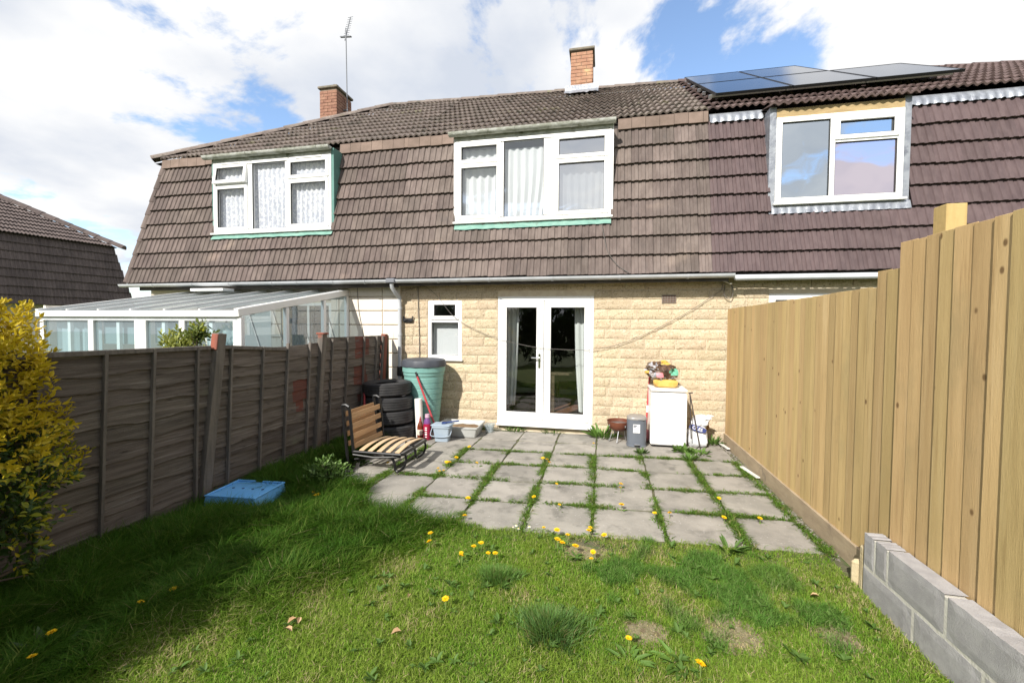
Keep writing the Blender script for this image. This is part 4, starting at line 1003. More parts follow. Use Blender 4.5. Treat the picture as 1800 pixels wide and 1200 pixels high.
def lap_panel(y0, y1, ztop, red={}, n=11, sag=0, reds=0):
    st = (ztop-.02)/n
    for k in range(n):
        z = .02+st*k
        slat(y0, y1, z, st+.035, red.get(k), sag*k/n)
    m = 4
    for k in range(m):
        y = y0+(y1-y0)*(k+.5)/m + rf.uniform(-.03, .03)
        a = Vector((fx(.03)+.048, y+rf.uniform(-.02, .02), .03)); b = Vector((fx(ztop)+.036, y, ztop+rf.uniform(.0, .05)))
        MB().bar(a, b, .032, .022, (0, 1, 0)).build('batten', M['batten'], fl, bev=.002)
lap_panel(4.86, 6.36, 1.50, red={4: (5.72, 5.9), 6: (5.62, 5.98), 7: (5.60, 5.9), 9: (5.60, 5.97), 10: (5.58, 6.0)})
lap_panel(3.27, 4.80, 1.44, red={6: (4.36, 4.62), 7: (4.33, 4.63), 5: (4.40, 4.55)}, sag=.03)
lap_panel(1.80, 3.33, 1.46); lap_panel(.30, 1.74, 1.48); lap_panel(-1.2, .22, 1.48)
for (a, b, z) in ((1.82, 3.24, 1.485), (.30, 1.74, 1.5), (-1.2, .22, 1.5)): MB().bar((fx(z)+.02, a, z), (fx(z)+.02, b, z-.005), .05, .035).build('top_rail', M['batten'], fl, bev=.003)
MB().bar((fx(1.48)+.02, 3.38, 1.48), (fx(1.48)+.02, 4.2, 1.42), .04, .035).build('top_rail', M['batten'], fl, bev=.003)
for (y, zt, mt, ln) in ((6.42, 1.56, 'redpost', 0), (4.82, 1.58, 'post', .03), (3.30, 1.61, 'post', .10), (1.78, 1.6, 'post', 0), (.26, 1.6, 'post', 0), (-1.25, 1.6, 'post', 0)):
    MB().bar((fx(0)+.035, y-ln, -.1), (fx(zt)+.035, y+ln*.3, zt), .075, .09, (0, 1, 0)).build('post', M[mt], fl, bev=.004)
MB().bar((fx(1.57)+.035, 4.83, 1.578), (fx(1.57)+.035, 4.83, 1.60), .11, .11, (0, 1, 0)).build('post_cap', M['redpost'], fl, bev=.004)
MB().bar((fx(1.6)+.034, 3.265, 1.46), (fx(1.6)+.034, 3.285, 1.605), .072, .012, (0, 1, 0)).build('post_paint', M['redpost'], fl, bev=.004)
MB().bar((fx(.1)+.06, 6.34, .1), (fx(1.5)+.06, 6.34, 1.53), .03, .04, (0, 1, 0)).build('batten', M['batten'], fl)
MB().box(-3.60, -3.575, 6.47, 6.74, .05, 1.53).build('end_board', M['mossy'], fl, bev=.004)

# ------------------------------------------------------------------ conservatory
co = thing('conservatory', (-6.1, 5.7, 0), 'white framed lean-to conservatory on the left house behind the fence', 'conservatory')
cx0, cx1, cy, cz, wz = -7.75, -4.42, 4.5, 1.87, 2.31
MB().box(cx0+.02, cx1-.02, cy+.02, cy+.12, 0, .95).build('dwarf_wall', M['panel'], co)
MB().box(cx0, cx1, cy-.03, cy+.06, cz-.085, cz).build('front_beam', M['upvc'], co, bev=.01)
MB().box(cx0+.03, cx1-.03, cy+.005, cy+.05, cz-.13, cz-.086).build('front_header', M['gutter'], co)
FP = [(-7.68, .07), (-6.80, .09), (-5.96, .19), (-5.29, .09), (-4.465, .09)]
for x, w in FP: MB().box(x-w/2, x+w/2, cy, cy+.07, .95, cz-.131).build('post', M['upvc'], co, bev=.006)
for (a, wa), (b, wb) in zip(FP, FP[1:]):
    MB().add([(a+wa/2, cy+.035, .97), (b-wb/2, cy+.035, .97), (b-wb/2, cy+.035, cz-.131), (a+wa/2, cy+.035, cz-.131)], [(0, 1, 2, 3)]).build('pane', M['gl_cons'], co)
    m_ = (a+b)/2; MB().box(m_-.025, m_+.025, cy+.04, cy+.08, .97, cz-.131).build('mullion', M['upvc'], co)
def rzc(y): return cz+(wz-cz)*(y-cy)/(YW-cy)
nb = 6
for k in range(nb+1):
    x = cx0+.02+(cx1-cx0-.04)*k/nb
    MB().bar((x, cy-.02, rzc(cy-.02)+.012), (x, YW-.02, rzc(YW)+.012), .024 if 0 < k < nb else .05, .03).build('roof_bar', M['upvc'], co)
    if k < nb:
        xb = cx0+.02+(cx1-cx0-.04)*(k+1)/nb
        MB().add([(x+.02, cy-.03, rzc(cy)-.005), (xb-.02, cy-.03, rzc(cy)-.005), (xb-.02, YW-.01, rzc(YW)-.005), (x+.02, YW-.01, rzc(YW)-.005)], [(0, 1, 2, 3)]).build('roof_pane', M['gl_roof'], co)
MB().bar((cx1, cy-.03, rzc(cy)-.03), (cx1, YW-.012, rzc(YW)-.03), .06, .10).build('side_beam', M['upvc'], co, bev=.006)
MB().box(cx0+.5, cx0+1.2, YW-.5, YW-.25, 2.29, 2.34).build('roof_vent', M['upvc'], co, bev=.006)
MB().box(cx0-.02, cx0+.02, cy+.08, YW-.02, 0, 1.95).build('end_wall', M['panel'], co)
SP = [cy+.035, 5.32, 6.16, YW-.04]
for y in SP: MB().box(cx1-.03, cx1+.03, y-.03, y+.03, .3, rzc(y)-.085).build('side_post', M['upvc'], co, bev=.005)
for a, b in zip(SP, SP[1:]):
    MB().add([(cx1, a+.03, .35), (cx1, b-.03, .35), (cx1, b-.03, rzc(b)-.08), (cx1, a+.03, rzc(a)-.08)], [(0, 1, 2, 3)]).build('side_pane', M['gl_side'], co)
def vblind(x0, x1, n, label, gap=.25):
    t = thing('vertical_blind', ((x0+x1)/2, cy+.14, 1.0), label, 'blind')
    me = MB().box(-.5, .5, -.002, .002, 0, 1).mesh('blind_slat', M['blindb'])
    w = (x1-x0)/n
    for i in range(n): inst('blind_slat', me, t, Matrix.Translation((x0+w*(i+.5), cy+.16, .98)) @ Matrix.Rotation(R(rf.uniform(10, 50)), 4, 'Z') @ Matrix.Diagonal((w*1.05, 1, .74, 1)))
vblind(-7.62, -6.86, 9, 'pale blue vertical slat blind in leftmost conservatory window')
vblind(-5.05, -4.52, 7, 'pale blue vertical slat blind in rightmost conservatory front window')
for (a, b, z, lb) in ((-6.74, -6.07, 1.42, 'grey-teal roller blind half down in the second conservatory window'), (-5.86, -5.34, 1.44, 'grey-teal roller blind half down in the third conservatory window')):
    tag(MB().box(a, b, cy+.12, cy+.125, z, 1.73).build('roller_blind', M['blindt'], org=((a+b)/2, cy+.12, z)), lb, 'blind')

# ------------------------------------------------------------------ tyres, butt and things by the wall
def tyre(x, y, z, r, w, label, tilt):
    prof = []
    ri = r*.60; hw = w/2
    prof += [(ri, -hw*.62), (ri+.02, -hw*.80), (r*.80, -hw), (r*.93, -hw*.92), (r*.985, -hw*.76)]
    for k in range(4):
        a = -.70+.36*k
        prof += [(r, hw*(a+.02)), (r, hw*(a+.30)), (r-.010, hw*(a+.31)), (r-.010, hw*(a+.36))]
    prof += [(r*.985, hw*.78), (r*.93, hw*.92), (r*.80, hw), (ri+.02, hw*.80), (ri, hw*.62), (ri+.025, hw*.5), (r*.86, hw*.3), (r*.86, -hw*.3), (ri+.025, -hw*.5), (ri, -hw*.62)]
    mb = MB(); mb.T = Matrix.Translation((x, y, z)) @ Matrix.Rotation(tilt, 4, 'Y'); mb.lathe(prof, n=56)
    return tag(mb.build('tyre', M['tyre'], smooth=True, org=(x, y, z-hw), angle=.5), label, 'tyre', 'stacked black car tyres')
TY = [(-3.145, 6.0, .11, .015), (-3.165, 6.0, .325, -.02), (-3.185, 5.995, .535, .015), (-3.21, 6.0, .745, -.02)]
for (x, y, z, tl), nm in zip(TY, ('bottom', 'second from bottom', 'second from top', 'topmost')):
    tyre(x, y, z, .365, .205, 'black car tyre, %s of the stack beside the water butt' % nm, tl)
wb = thing('water_butt', (-2.80, 6.44, 0), 'tall sea-green ribbed water butt with dark lid against the wall', 'water butt')
prof = [(.0, .06), (.225, .06)]
for k in range(9):
    z = .10+.088*k; rr = .228+.088*(z/.9)
    prof += [(rr, z), (rr+.006, z+.072), (rr+.001, z+.080)]
prof += [(.325, .93), (.322, .965), (.338, .97), (.340, 1.05), (.332, 1.06)]
MB().lathe(prof, (-2.80, 6.44, 0), 48).build('body', M['butt'], wb, smooth=True, angle=.4)
MB().lathe([(.0, 1.175), (.29, 1.17), (.335, 1.155), (.352, 1.12), (.355, 1.055), (.345, 1.05)], (-2.80, 6.44, 0), 48, rad=lambda a: 1+.012*math.cos(12*a)).build('lid', M['buttlid'], wb, smooth=True, angle=.5)
MB().box(-2.97, -2.63, 6.27, 6.61, -.01, .06).build('stand', M['concblock'], wb, bev=.006)
rp = thing('broom_handle', (-2.45, 6.07, .1), 'red pole with black tip leaning across the front of the water butt', 'pole')
MB().tube([(-2.42, 6.06, .09), (-2.765, 6.10, .92)], .0155, 10).build('pole', M['red'], rp, smooth=True)
MB().tube([(-2.765, 6.10, .92), (-2.79, 6.103, .985)], .016, 10).build('grip', M['cable'], rp, smooth=True)
MB().bar((-2.36, 6.06, .05), (-2.47, 6.06, .10), .06, .09).build('socket', M['red'], rp, bev=.01)
tag(MB().tube([(-3.38, 5.62, 0), (-3.43, 5.72, .70)], .014, 8).build('red_stick', M['red'], smooth=True, org=(-3.38, 5.62, 0)), 'short red stick upright between fence and tyre stack', 'stick')
mb = MB(); mb.T = Matrix.Translation((-2.70, 6.06, 0)) @ Matrix.Rotation(-.05, 4, 'Y'); mb.lathe([(.0, .57), (.028, .57), (.030, .585), (.058, .585), (.058, 0), (.0, 0)], n=24)
tag(mb.build('paper_roll', M['roll'], smooth=True, org=(-2.70, 6.06, 0), angle=.5), 'white roll standing upright between tyres and water butt', 'roll')
bt = thing('bottle', (-2.66, 5.98, 0), 'amber-red pointed bottle with cream label standing by the tyres', 'bottle')
MB().lathe([(0, 0), (.042, 0), (.048, .02), (.048, .17), (.040, .21), (.022, .25), (.014, .275), (.014, .30), (0, .30)], (-2.66, 5.98, 0), 20).build('body', M['bottlered'], bt, smooth=True)
MB().lathe([(.0495, .06), (.0495, .14)], (-2.66, 5.98, 0), 20).build('label', M['paper'], bt, smooth=True)
MB().lathe([(.0, .335), (.006, .33), (.018, .27), (.018, .265)], (-2.66, 5.98, 0), 12).build('nozzle', M['red'], bt, smooth=True)
b2 = thing('bottle', (-2.535, 5.95, 0), 'large pink-red bottle with violet neck and white vertical lettering by the bucket', 'bottle')
MB().lathe([(0, 0), (.055, 0), (.062, .02), (.062, .20), (.055, .24)], (-2.535, 5.95, 0), 22).build('body', M['bottlepink'], b2, smooth=True)
MB().lathe([(.055, .24), (.05, .28), (.028, .325), (.026, .335)], (-2.535, 5.95, 0), 22).build('neck', M['bottletop'], b2, smooth=True)
MB().lathe([(.0, .38), (.033, .38), (.035, .33), (.02, .33)], (-2.535, 5.95, 0), 18).build('cap', M['capl'], b2, smooth=True)
for k in range(5):
    z = .045+.034*k; MB().box(-2.535-.012, -2.535+.02, 5.95-.0645, 5.95-.058, z, z+.012+.006*(k % 2)).build('letter', M['print'], b2)
bk = thing('storage_bucket', (-2.28, 5.93, 0), 'blue-grey square plastic bucket with handle in front of the white tray', 'bucket')
def tub(x0, x1, y0, y1, h, tp, mat, parent, name='body', th=.006, rim=.012, rot=0):
    c = ((x0+x1)/2, (y0+y1)/2); a, b = (x1-x0)/2, (y1-y0)/2; mb = MB(); mb.T = Matrix.Translation((c[0], c[1], 0)) @ Matrix.Rotation(rot, 4, 'Z')
    def rr(hx, hy, z, r=.03, n=4):
        o = []
        for (sx, sy, a0) in ((1, 1, 0), (-1, 1, 90), (-1, -1, 180), (1, -1, 270)):
            for k in range(n+1):
                t = R(a0+90*k/n); o.append((sx*(hx-r)+r*math.cos(t), sy*(hy-r)+r*math.sin(t), z))
        return o
    L_ = [rr(a-tp, b-tp, 0), rr(a-.004, b-.004, h-.03), rr(a+rim-.002, b+rim-.002, h-.028), rr(a+rim, b+rim, h), rr(a-th, b-th, h), rr(a-tp-th, b-tp-th, .008)]
    n = len(L_[0]); vs = [p for l in L_ for p in l]; fs = []
    for j in range(len(L_)-1):
        for i in range(n): fs.append((j*n+i, j*n+(i+1) % n, (j+1)*n+(i+1) % n, (j+1)*n+i))
    fs.append(tuple(range(n-1, -1, -1))); fs.append(tuple((len(L_)-1)*n+i for i in range(n)))
    mb.add(vs, fs); return mb.build(name, mat, parent, smooth=True, angle=.6)
tub(-2.42, -2.16, 5.84, 6.04, .235, .03, M['bucket'], bk, rot=.12)
tub(-2.432, -2.148, 5.828, 6.052, .10, .01, M['bucket'], bk, name='foot_band', rot=.12) if False else None
mb = MB(); mb.box(-2.44, -2.14, 5.825, 6.055, .236, .25); mb.build('lid', M['bucket'], bk, bev=.008)
MB().tube(spline([(-2.43, 5.90, .21), (-2.445, 5.86, .12), (-2.42, 5.83, .09), (-2.30, 5.835, .075), (-2.17, 5.86, .09), (-2.145, 5.90, .13), (-2.14, 5.93, .21)]), .006, 6).build('handle', M['bucket'], bk, smooth=True)
nb_ = thing('hand_brush', (-2.17, 6.0, .25), 'navy blue plastic brush lying on the bucket lid', 'brush')
MB().bar((-2.26, 5.95, .265), (-2.06, 6.02, .29), .03, .018).build('handle', M['navy'], nb_, bev=.005)
MB().bar((-2.30, 5.93, .262), (-2.24, 5.955, .266), .06, .024).build('head', M['navy'], nb_, bev=.005)
tr = thing('plastic_tray', (-2.1, 6.42, 0), 'cloudy white plastic tray holding wet brown soil below the wall', 'tray')
tub(-2.50, -1.84, 6.16, 6.68, .16, .035, M['tray'], tr, rot=.05)
MB().lathe([(0, .125), (.10, .122), (.17, .112), (.21, .095)], (-2.10, 6.45, 0), 18, rad=lambda a: 1+.25*math.sin(3*a)+.1*math.sin(7*a)).build('soil', M['traysoil'], tr, smooth=True)
MB().box(-2.44, -1.90, 6.22, 6.62, .085, .095).build('water', pm('murky_water', (.35, .34, .30), rough=.05, spec=.7), tr)
cp = thing('clear_container', (-1.74, 6.62, 0), 'small clear plastic container between tray and French doors', 'container')
tub(-1.82, -1.68, 6.55, 6.70, .13, .012, M['clear'], cp)

# ------------------------------------------------------------------ slatted futon bench
be = thing('futon_bench', (-2.55, 4.75, 0), 'low black metal futon bench with pale wooden slats beside the left fence', 'bench')
for k in range(5):
    x = -2.73+.112*k; mb = MB(); n = 10; vs = []; fs = []
    for i in range(n+1):
        t = i/n; y = 4.43+.66*t; z = .255+.035*math.sin(math.pi*t)
        vs += [(x, y, z), (x+.058, y, z), (x+.058, y, z-.009), (x, y, z-.009)]
    for i in range(n):
        a = 4*i
        for q in range(4): fs.append((a+q, a+4+q, a+4+(q+1) % 4, a+(q+1) % 4))
    fs += [(0, 1, 2, 3), (4*n+3, 4*n+2, 4*n+1, 4*n)]
    mb.add(vs, fs); mb.build('seat_slat', M['benchslat'], be)
def bp(t, y, off=0): return Vector((-2.80-.045*t-off, y, .27+.46*t))
for k in range(4):
    t = .04+.255*k
    MB().bar(bp(t, 4.45), bp(t, 5.10), .008, .062, tuple((bp(1, 0)-bp(0, 0)).normalized())).build('back_slat', M['backslat'], be, bev=.002)
for k in range(4):
    t = .10+.25*k
    MB().bar(bp(t, 4.45, .075), bp(t, 5.08, .075), .008, .06, tuple((bp(1, 0)-bp(0, 0)).normalized())).build('rear_slat', M['backslat'], be, bev=.002)
for y in (4.42, 5.11):
    MB().tube([bp(-.1, y), bp(1.04, y)], .017, 8).build('back_upright', M['black'], be, smooth=True)
    MB().tube([bp(-.5, y, .085), bp(1.08, y, .085)], .017, 8).build('rear_upright', M['black'], be, smooth=True)
    MB().tube([bp(1.04, y), bp(1.09, y, .04), bp(1.08, y, .085)], .02, 8).build('hinge', M['black'], be, smooth=True)
MB().tube([(-2.80, 4.42, .235), (-2.20, 4.42, .235), (-2.18, 4.44, .235), (-2.18, 5.08, .235), (-2.20, 5.10, .235), (-2.80, 5.10, .235)], .017, 8).build('seat_rail', M['black'], be, smooth=True)
MB().tube([(-2.80, 4.42, .20), (-2.55, 4.43, .18), (-2.22, 4.45, .20)], .012, 8).build('under_rail', M['black'], be, smooth=True)
MB().tube([(-2.83, 4.5, .12), (-2.5, 4.5, .17), (-2.3, 4.5, .17)], .012, 8).build('under_rail', M['black'], be, smooth=True)
MB().box(-2.265, -2.19, 4.45, 4.72, .238, .248).build('webbing', M['greyfab'], be); MB().box(-2.265, -2.19, 4.78, 5.08, .238, .248).build('webbing', M['greyfab'], be)
for y in (4.50, 5.05):
    MB().tube(spline([(-2.19, y, .23), (-2.175, y, .16), (-2.20, y, .08), (-2.25, y, .03), (-2.30, y, .015)]), .013, 8).build('leg', M['black'], be, smooth=True)
    MB().tube(spline([(-2.45, y, .20), (-2.36, y, .17), (-2.32, y, .10), (-2.31, y, .03), (-2.28, y, .012)]), .016, 8).build('leg', M['black'], be, smooth=True)
    MB().tube([bp(-.5, y, .085), (-2.84, y, .012)], .017, 8).build('leg', M['black'], be, smooth=True)
MB().tube([(-2.31, 4.5, .05), (-2.31, 5.05, .05)], .011, 8).build('cross_rail', M['black'], be, smooth=True)

# blue upturned crate
cr = thing('plastic_crate', (-3.24, 3.36, 0), 'bright blue upturned plastic crate lying in the long grass', 'crate')
mb = MB(); mb.T = Matrix.Translation((-3.24, 3.36, 0)) @ Matrix.Rotation(.08, 4, 'Z')
def fru(mb, a, b, c, d, z0, z1): mb.add([(-a, -b, z0), (a, -b, z0), (a, b, z0), (-a, b, z0), (-c, -d, z1), (c, -d, z1), (c, d, z1), (-c, d, z1)], [(4,5,6,7),(0,1,5,4),(1,2,6,5),(2,3,7,6),(3,0,4,7)])
fru(mb, .27, .225, .245, .20, 0, .148); mb.build('body', M['crate'], cr, bev=.008)
for (x0, x1, y0, y1) in ((-.25, .25, -.205, -.185), (-.25, -.06, .185, .205), (.02, .25, .185, .205), (-.25, -.23, -.184, .184), (.23, .25, -.184, .184)):
    mb = MB(); mb.T = Matrix.Translation((-3.24, 3.36, 0)) @ Matrix.Rotation(.08, 4, 'Z'); mb.box(x0, x1, y0, y1, .1485, .162); mb.build('rim', M['crate'], cr, bev=.003)
for k in range(4):
    mb = MB(); mb.T = Matrix.Translation((-3.24, 3.36, 0)) @ Matrix.Rotation(.08, 4, 'Z'); mb.tube([(-.15+.1*k, .02, .1485), (-.15+.1*k, .02, .152)], .012, 8); mb.build('drain_boss', M['navy'], cr)

# ------------------------------------------------------------------ fridge corner
fg = thing('fridge', (.94, 6.5, 0), 'white undercounter fridge standing against the buff wall', 'fridge')
MB().box(.705, 1.175, 6.36, 6.80, .02, .785).build('cabinet', M['fridge'], fg, bev=.01, seg=2)
MB().box(.700, 1.180, 6.295, 6.355, .035, .775).build('door', M['fridge'], fg, bev=.014, seg=3)
MB().box(.695, 1.185, 6.30, 6.81, .79, .835).build('worktop', M['fridgetop'], fg, bev=.01, seg=2)
MB().box(.72, 1.16, 6.37, 6.78, 0, .019).build('plinth', M['cable'], fg)
def blob(c, r, nu, nv, amp, seed, sq=.6, shear=(0, 0), topf=None):
    mb = MB(); vs = []; fs = []
    for j in range(nv+1):
        ph = math.pi*j/nv
        for i in range(nu):
            th = 2*math.pi*i/nu
            f = lambda v: math.copysign(abs(v)**sq, v)
            x, y, z = f(math.sin(ph))*f(math.cos(th)), f(math.sin(ph))*f(math.sin(th)), f(math.cos(ph))
            d = 1+amp*mnoise.noise(Vector((x*2.1+seed, y*2.1, z*2.1)))+amp*.6*mnoise.noise(Vector((x*5+seed, y*5, z*5)))
            s = topf(z) if topf else 1
            vs.append((c[0]+r[0]*x*d*s+shear[0]*z, c[1]+r[1]*y*d*s+shear[1]*z, c[2]+r[2]*z*(1+.4*(d-1))))
    for j in range(nv):
        for i in range(nu): fs.append((j*nu+i, (j+1)*nu+i, (j+1)*nu+(i+1) % nu, j*nu+(i+1) % nu))
    mb.add(vs, fs); return mb
cb = thing('compost_bag', (.89, 6.52, .835), 'crumpled printed sack with yellow base slumped on top of the fridge', 'sack')
blob((.915, 6.50, .895), (.165, .13, .06), 28, 12, .14, 3, .45).build('base', M['bagyel'], cb, smooth=True)
mb = blob((.86, 6.50, 1.05), (.195, .14, .155), 36, 20, .38, 8, .8, (-.03, 0))
mi = []
for f in mb.f:
    c = sum((Vector(mb.v[i]) for i in f), Vector())/len(f)
    q = mnoise.noise(Vector((c.x*14, c.y*14, c.z*16))); k = 0
    if c.z > 1.16 and c.x > .85: k = 4
    elif c.x < .78 and q > -.05: k = 1
    elif c.x > .955 and 1.02 < c.z < 1.10: k = 3
    elif .79 < c.x < .86 and .98 < c.z < 1.035: k = 2
    elif c.z < 1.0 and q > .1: k = 1
    mi.append(k)
mb.mi = mi; mb.build('crumpled_top', [M['bagdark'], M['baggrey'], M['bagpink'], M['baggreen'], M['bagyel']], cb, smooth=True)
blob((.665, 6.47, 1.045), (.045, .04, .025), 14, 8, .5, 5, .8).build('loose_corner', M['bagyel'], cb, smooth=True)
blob((.885, 6.48, 1.20), (.045, .04, .025), 14, 8, .5, 9, .8).build('loose_corner', M['bagyel'], cb, smooth=True)
po = thing('mop', (.68, 6.66, 0), 'red-handled mop with white band leaning between bin and fridge', 'mop')
MB().tube([(.665, 6.62, .12), (.685, 6.68, .42)], .013, 8).build('lower_pole', M['red'], po, smooth=True)
MB().tube([(.685, 6.68, .42), (.692, 6.70, .52)], .0135, 8).build('band', M['print'], po, smooth=True)
MB().tube([(.692, 6.70, .52), (.725, 6.79, .97)], .013, 8).build('pole', M['red'], po, smooth=True)
blob((.66, 6.60, .09), (.06, .05, .09), 14, 10, .5, 2, .8).build('mop_head', M['bagpink'], po, smooth=True)
bi = thing('pedal_bin', (.51, 6.36, 0), 'slate grey pedal bin with white sticker beside the fridge', 'bin')
sup = lambda a: 1/((abs(math.cos(a))**3.2+abs(math.sin(a))**3.2)**(1/3.2))
MB().lathe([(0, 0), (.138, 0), (.140, .015), (.134, .022), (.136, .38), (.130, .385), (0, .385)], (.51, 6.36, 0), 48, rad=sup).build('body', M['bin'], bi, smooth=True, angle=.5)
MB().lathe([(.0, .437), (.10, .432), (.130, .418), (.139, .400), (.139, .386), (.12, .386)], (.51, 6.36, 0), 48, rad=sup).build('lid', M['binlid'], bi, smooth=True, angle=.5)
MB().box(.52, .60, 6.212, 6.222, .39, .402).build('lid_lip', M['chrome'], bi, bev=.003)
MB().box(.47, .55, 6.195, 6.235, .035, .047).build('pedal', M['chrome'], bi, bev=.004); MB().box(.475, .545, 6.21, 6.226, .012, .034).build('pedal_recess', M['cable'], bi)
MB().box(.455, .548, 6.2215, 6.2235, .205, .325).build('sticker', M['sticker'], bi)
mb = MB(); vs = [(.46, 6.2205, .318), (.50, 6.2205, .316), (.513, 6.2205, .306), (.49, 6.2205, .285), (.46, 6.2205, .278)]; mb.add(vs, [(4, 3, 2, 1, 0)]); mb.build('sticker_mark', M['stgrey'], bi)
MB().add([(.503, 6.2205, .23), (.517, 6.2205, .23), (.517, 6.2205, .245), (.503, 6.2205, .245)], [(0, 1, 2, 3)]).build('sticker_mark', M['stgrey'], bi)
bq = thing('barbecue', (.27, 6.5, 0), 'small rust-brown bowl barbecue on short silver legs by the doors', 'barbecue')
BC = (.27, 6.52, 0)
MB().lathe([(.0, .155), (.08, .16), (.13, .19), (.165, .25), (.172, .30), (.178, .305), (.176, .31), (.165, .305), (.155, .25), (.12, .215), (0, .20)], BC, 36).build('bowl', M['bbq'], bq, smooth=True, angle=.6)
MB().lathe([(0, .27), (.155, .262)], BC, 24).build('ash', M['ash'], bq)
for a in (200, 265, 20, 120):
    t = R(a); MB().tube([(BC[0]+.09*math.cos(t), BC[1]+.09*math.sin(t), .17), (BC[0]+.13*math.cos(t)-.02, BC[1]+.13*math.sin(t), .005)], .008, 8).build('leg', M['alu'], bq, smooth=True)
for a in (215, 300): t = R(a); MB().box(BC[0]+.172*math.cos(t)-.008, BC[0]+.172*math.cos(t)+.008, BC[1]+.165*math.sin(t)-.008, BC[1]+.165*math.sin(t)+.004, .235, .262).build('handle_boss', M['alu'], bq, bev=.002)
wg = thing('plastic_bag', (1.37, 6.52, 0), 'white plastic carrier bag with blue logo slumped by the fridge', 'bag')
blob((1.365, 6.52, .135), (.125, .13, .15), 32, 18, .22, 4, .6).build('body', M['wbag'], wg, smooth=True)
blob((1.40, 6.53, .35), (.11, .10, .095), 26, 14, .30, 6, .75, (.03, 0)).build('tied_top', M['wbag'], wg, smooth=True)
blob((1.50, 6.49, .42), (.05, .03, .035), 16, 10, .6, 21, .8, (.02, 0)).build('bag_handle', M['wbag'], wg, smooth=True)
blob((1.49, 6.60, .29), (.05, .05, .07), 14, 10, .4, 11).build('card_inside', M['cardbrown'], wg, smooth=True)
LT = Matrix.Translation((1.345, 6.365, .275)) @ Matrix.Rotation(R(17), 4, 'Y')
mb = MB(); mb.T = LT; n = 10; vs = []; fs = []
for i in range(n+1):
    x = -.115+.23*i/n; y = .02*(x/.115)**2; hh = .036-.014*(abs(x)/.115)**4; vs += [(x, y, -hh), (x, y, hh), (x, y+.03, -hh), (x, y+.03, hh)]
for i in range(n): a = 4*i; fs += [(a, a+4, a+5, a+1), (a+1, a+5, a+7, a+3), (a, a+2, a+6, a+4)]
mb.add(vs, fs); mb.build('logo_band', M['bluelogo'], wg)
def text_mesh(s, size):
    cu = bpy.data.curves.new('t', 'FONT'); cu.body = s; cu.size = size; cu.align_x = 'CENTER'; cu.align_y = 'CENTER'; cu.offset = .0012
    o = bpy.data.objects.new('t', cu); COL.objects.link(o); dg = bpy.context.evaluated_depsgraph_get(); me = bpy.data.meshes.new_from_object(o.evaluated_get(dg)); bpy.data.objects.remove(o); return me
me = text_mesh('OLES', .062); me.materials.clear(); me.materials.append(M['print'])
inst('lettering', me, wg, LT @ Matrix.Translation((-.01, -.003, 0)) @ Matrix.Rotation(R(90), 4, 'X'))
r1 = thing('iron_rod', (1.21, 6.28, 0), 'dark thin hooked iron rod leaning on the right side of the fridge', 'rod')
MB().tube(spline([(1.205, 6.27, .79), (1.23, 6.26, .66), (1.285, 6.25, .36), (1.335, 6.245, .10), (1.33, 6.24, .06), (1.29, 6.235, .02)]), .008, 6).build('rod', M['iron'], r1, smooth=True)
MB().tube([(1.19, 6.27, .79), (1.245, 6.27, .795)], .011, 6).build('grip', M['iron'], r1, smooth=True)
tag(MB().tube([(1.215, 6.30, .77), (1.24, 6.29, .15)], .007, 6).build('iron_rod', M['iron'], smooth=True, org=(1.24, 6.3, .15)), 'straight dark rod upright beside the fridge, left of hooked one', 'rod')

# ------------------------------------------------------------------ plants
def quad_mesh(name, V, F, mats, mi=None, col=None):
    me = bpy.data.meshes.new(name); nv, nf = len(V), len(F)
    me.vertices.add(nv); me.vertices.foreach_set('co', np.ascontiguousarray(V, dtype=np.float32).ravel())
    me.loops.add(nf*4); me.loops.foreach_set('vertex_index', np.ascontiguousarray(F, dtype=np.int32).ravel())
    me.polygons.add(nf); me.polygons.foreach_set('loop_start', np.arange(0, nf*4, 4, dtype=np.int32))
    for m in mats: me.materials.append(m)
    if mi is not None: me.polygons.foreach_set('material_index', np.ascontiguousarray(mi, dtype=np.int32))
    if col is not None:
        a = me.color_attributes.new('col', 'FLOAT_COLOR', 'POINT'); c4 = np.ones((nv, 4), np.float32); c4[:, :3] = col; a.data.foreach_set('color', c4.ravel())
    me.update(calc_edges=True); me.validate(); return me
def nrm(a): return a/np.maximum(np.linalg.norm(a, axis=1, keepdims=True), 1e-9)
def leaves(P, D, Nn, Ln, Wd, cup=.18):
    """two-quad leaves: base, sides, tip, folded on the midrib and drooping"""
    D = nrm(D); S = nrm(np.cross(D, Nn)); Nn = np.cross(S, D); L_ = Ln[:, None]; W_ = Wd[:, None]
    b = P; t = P+D*L_-Nn*L_*.12
    l1 = P+D*L_*.35+S*W_*.5+Nn*W_*cup; l2 = P+D*L_*.72+S*W_*.38+Nn*(W_*cup-L_*.05)
    r1 = P+D*L_*.35-S*W_*.5+Nn*W_*cup; r2 = P+D*L_*.72-S*W_*.38+Nn*(W_*cup-L_*.05)
    V = np.stack([b, l1, l2, t, r2, r1], 1).reshape(-1, 3); k = np.arange(len(P))[:, None]*6
    F = np.concatenate([k+np.array([[0, 3, 2, 1]]), k+np.array([[0, 5, 4, 3]])], 1).reshape(-1, 4)
    return V, F
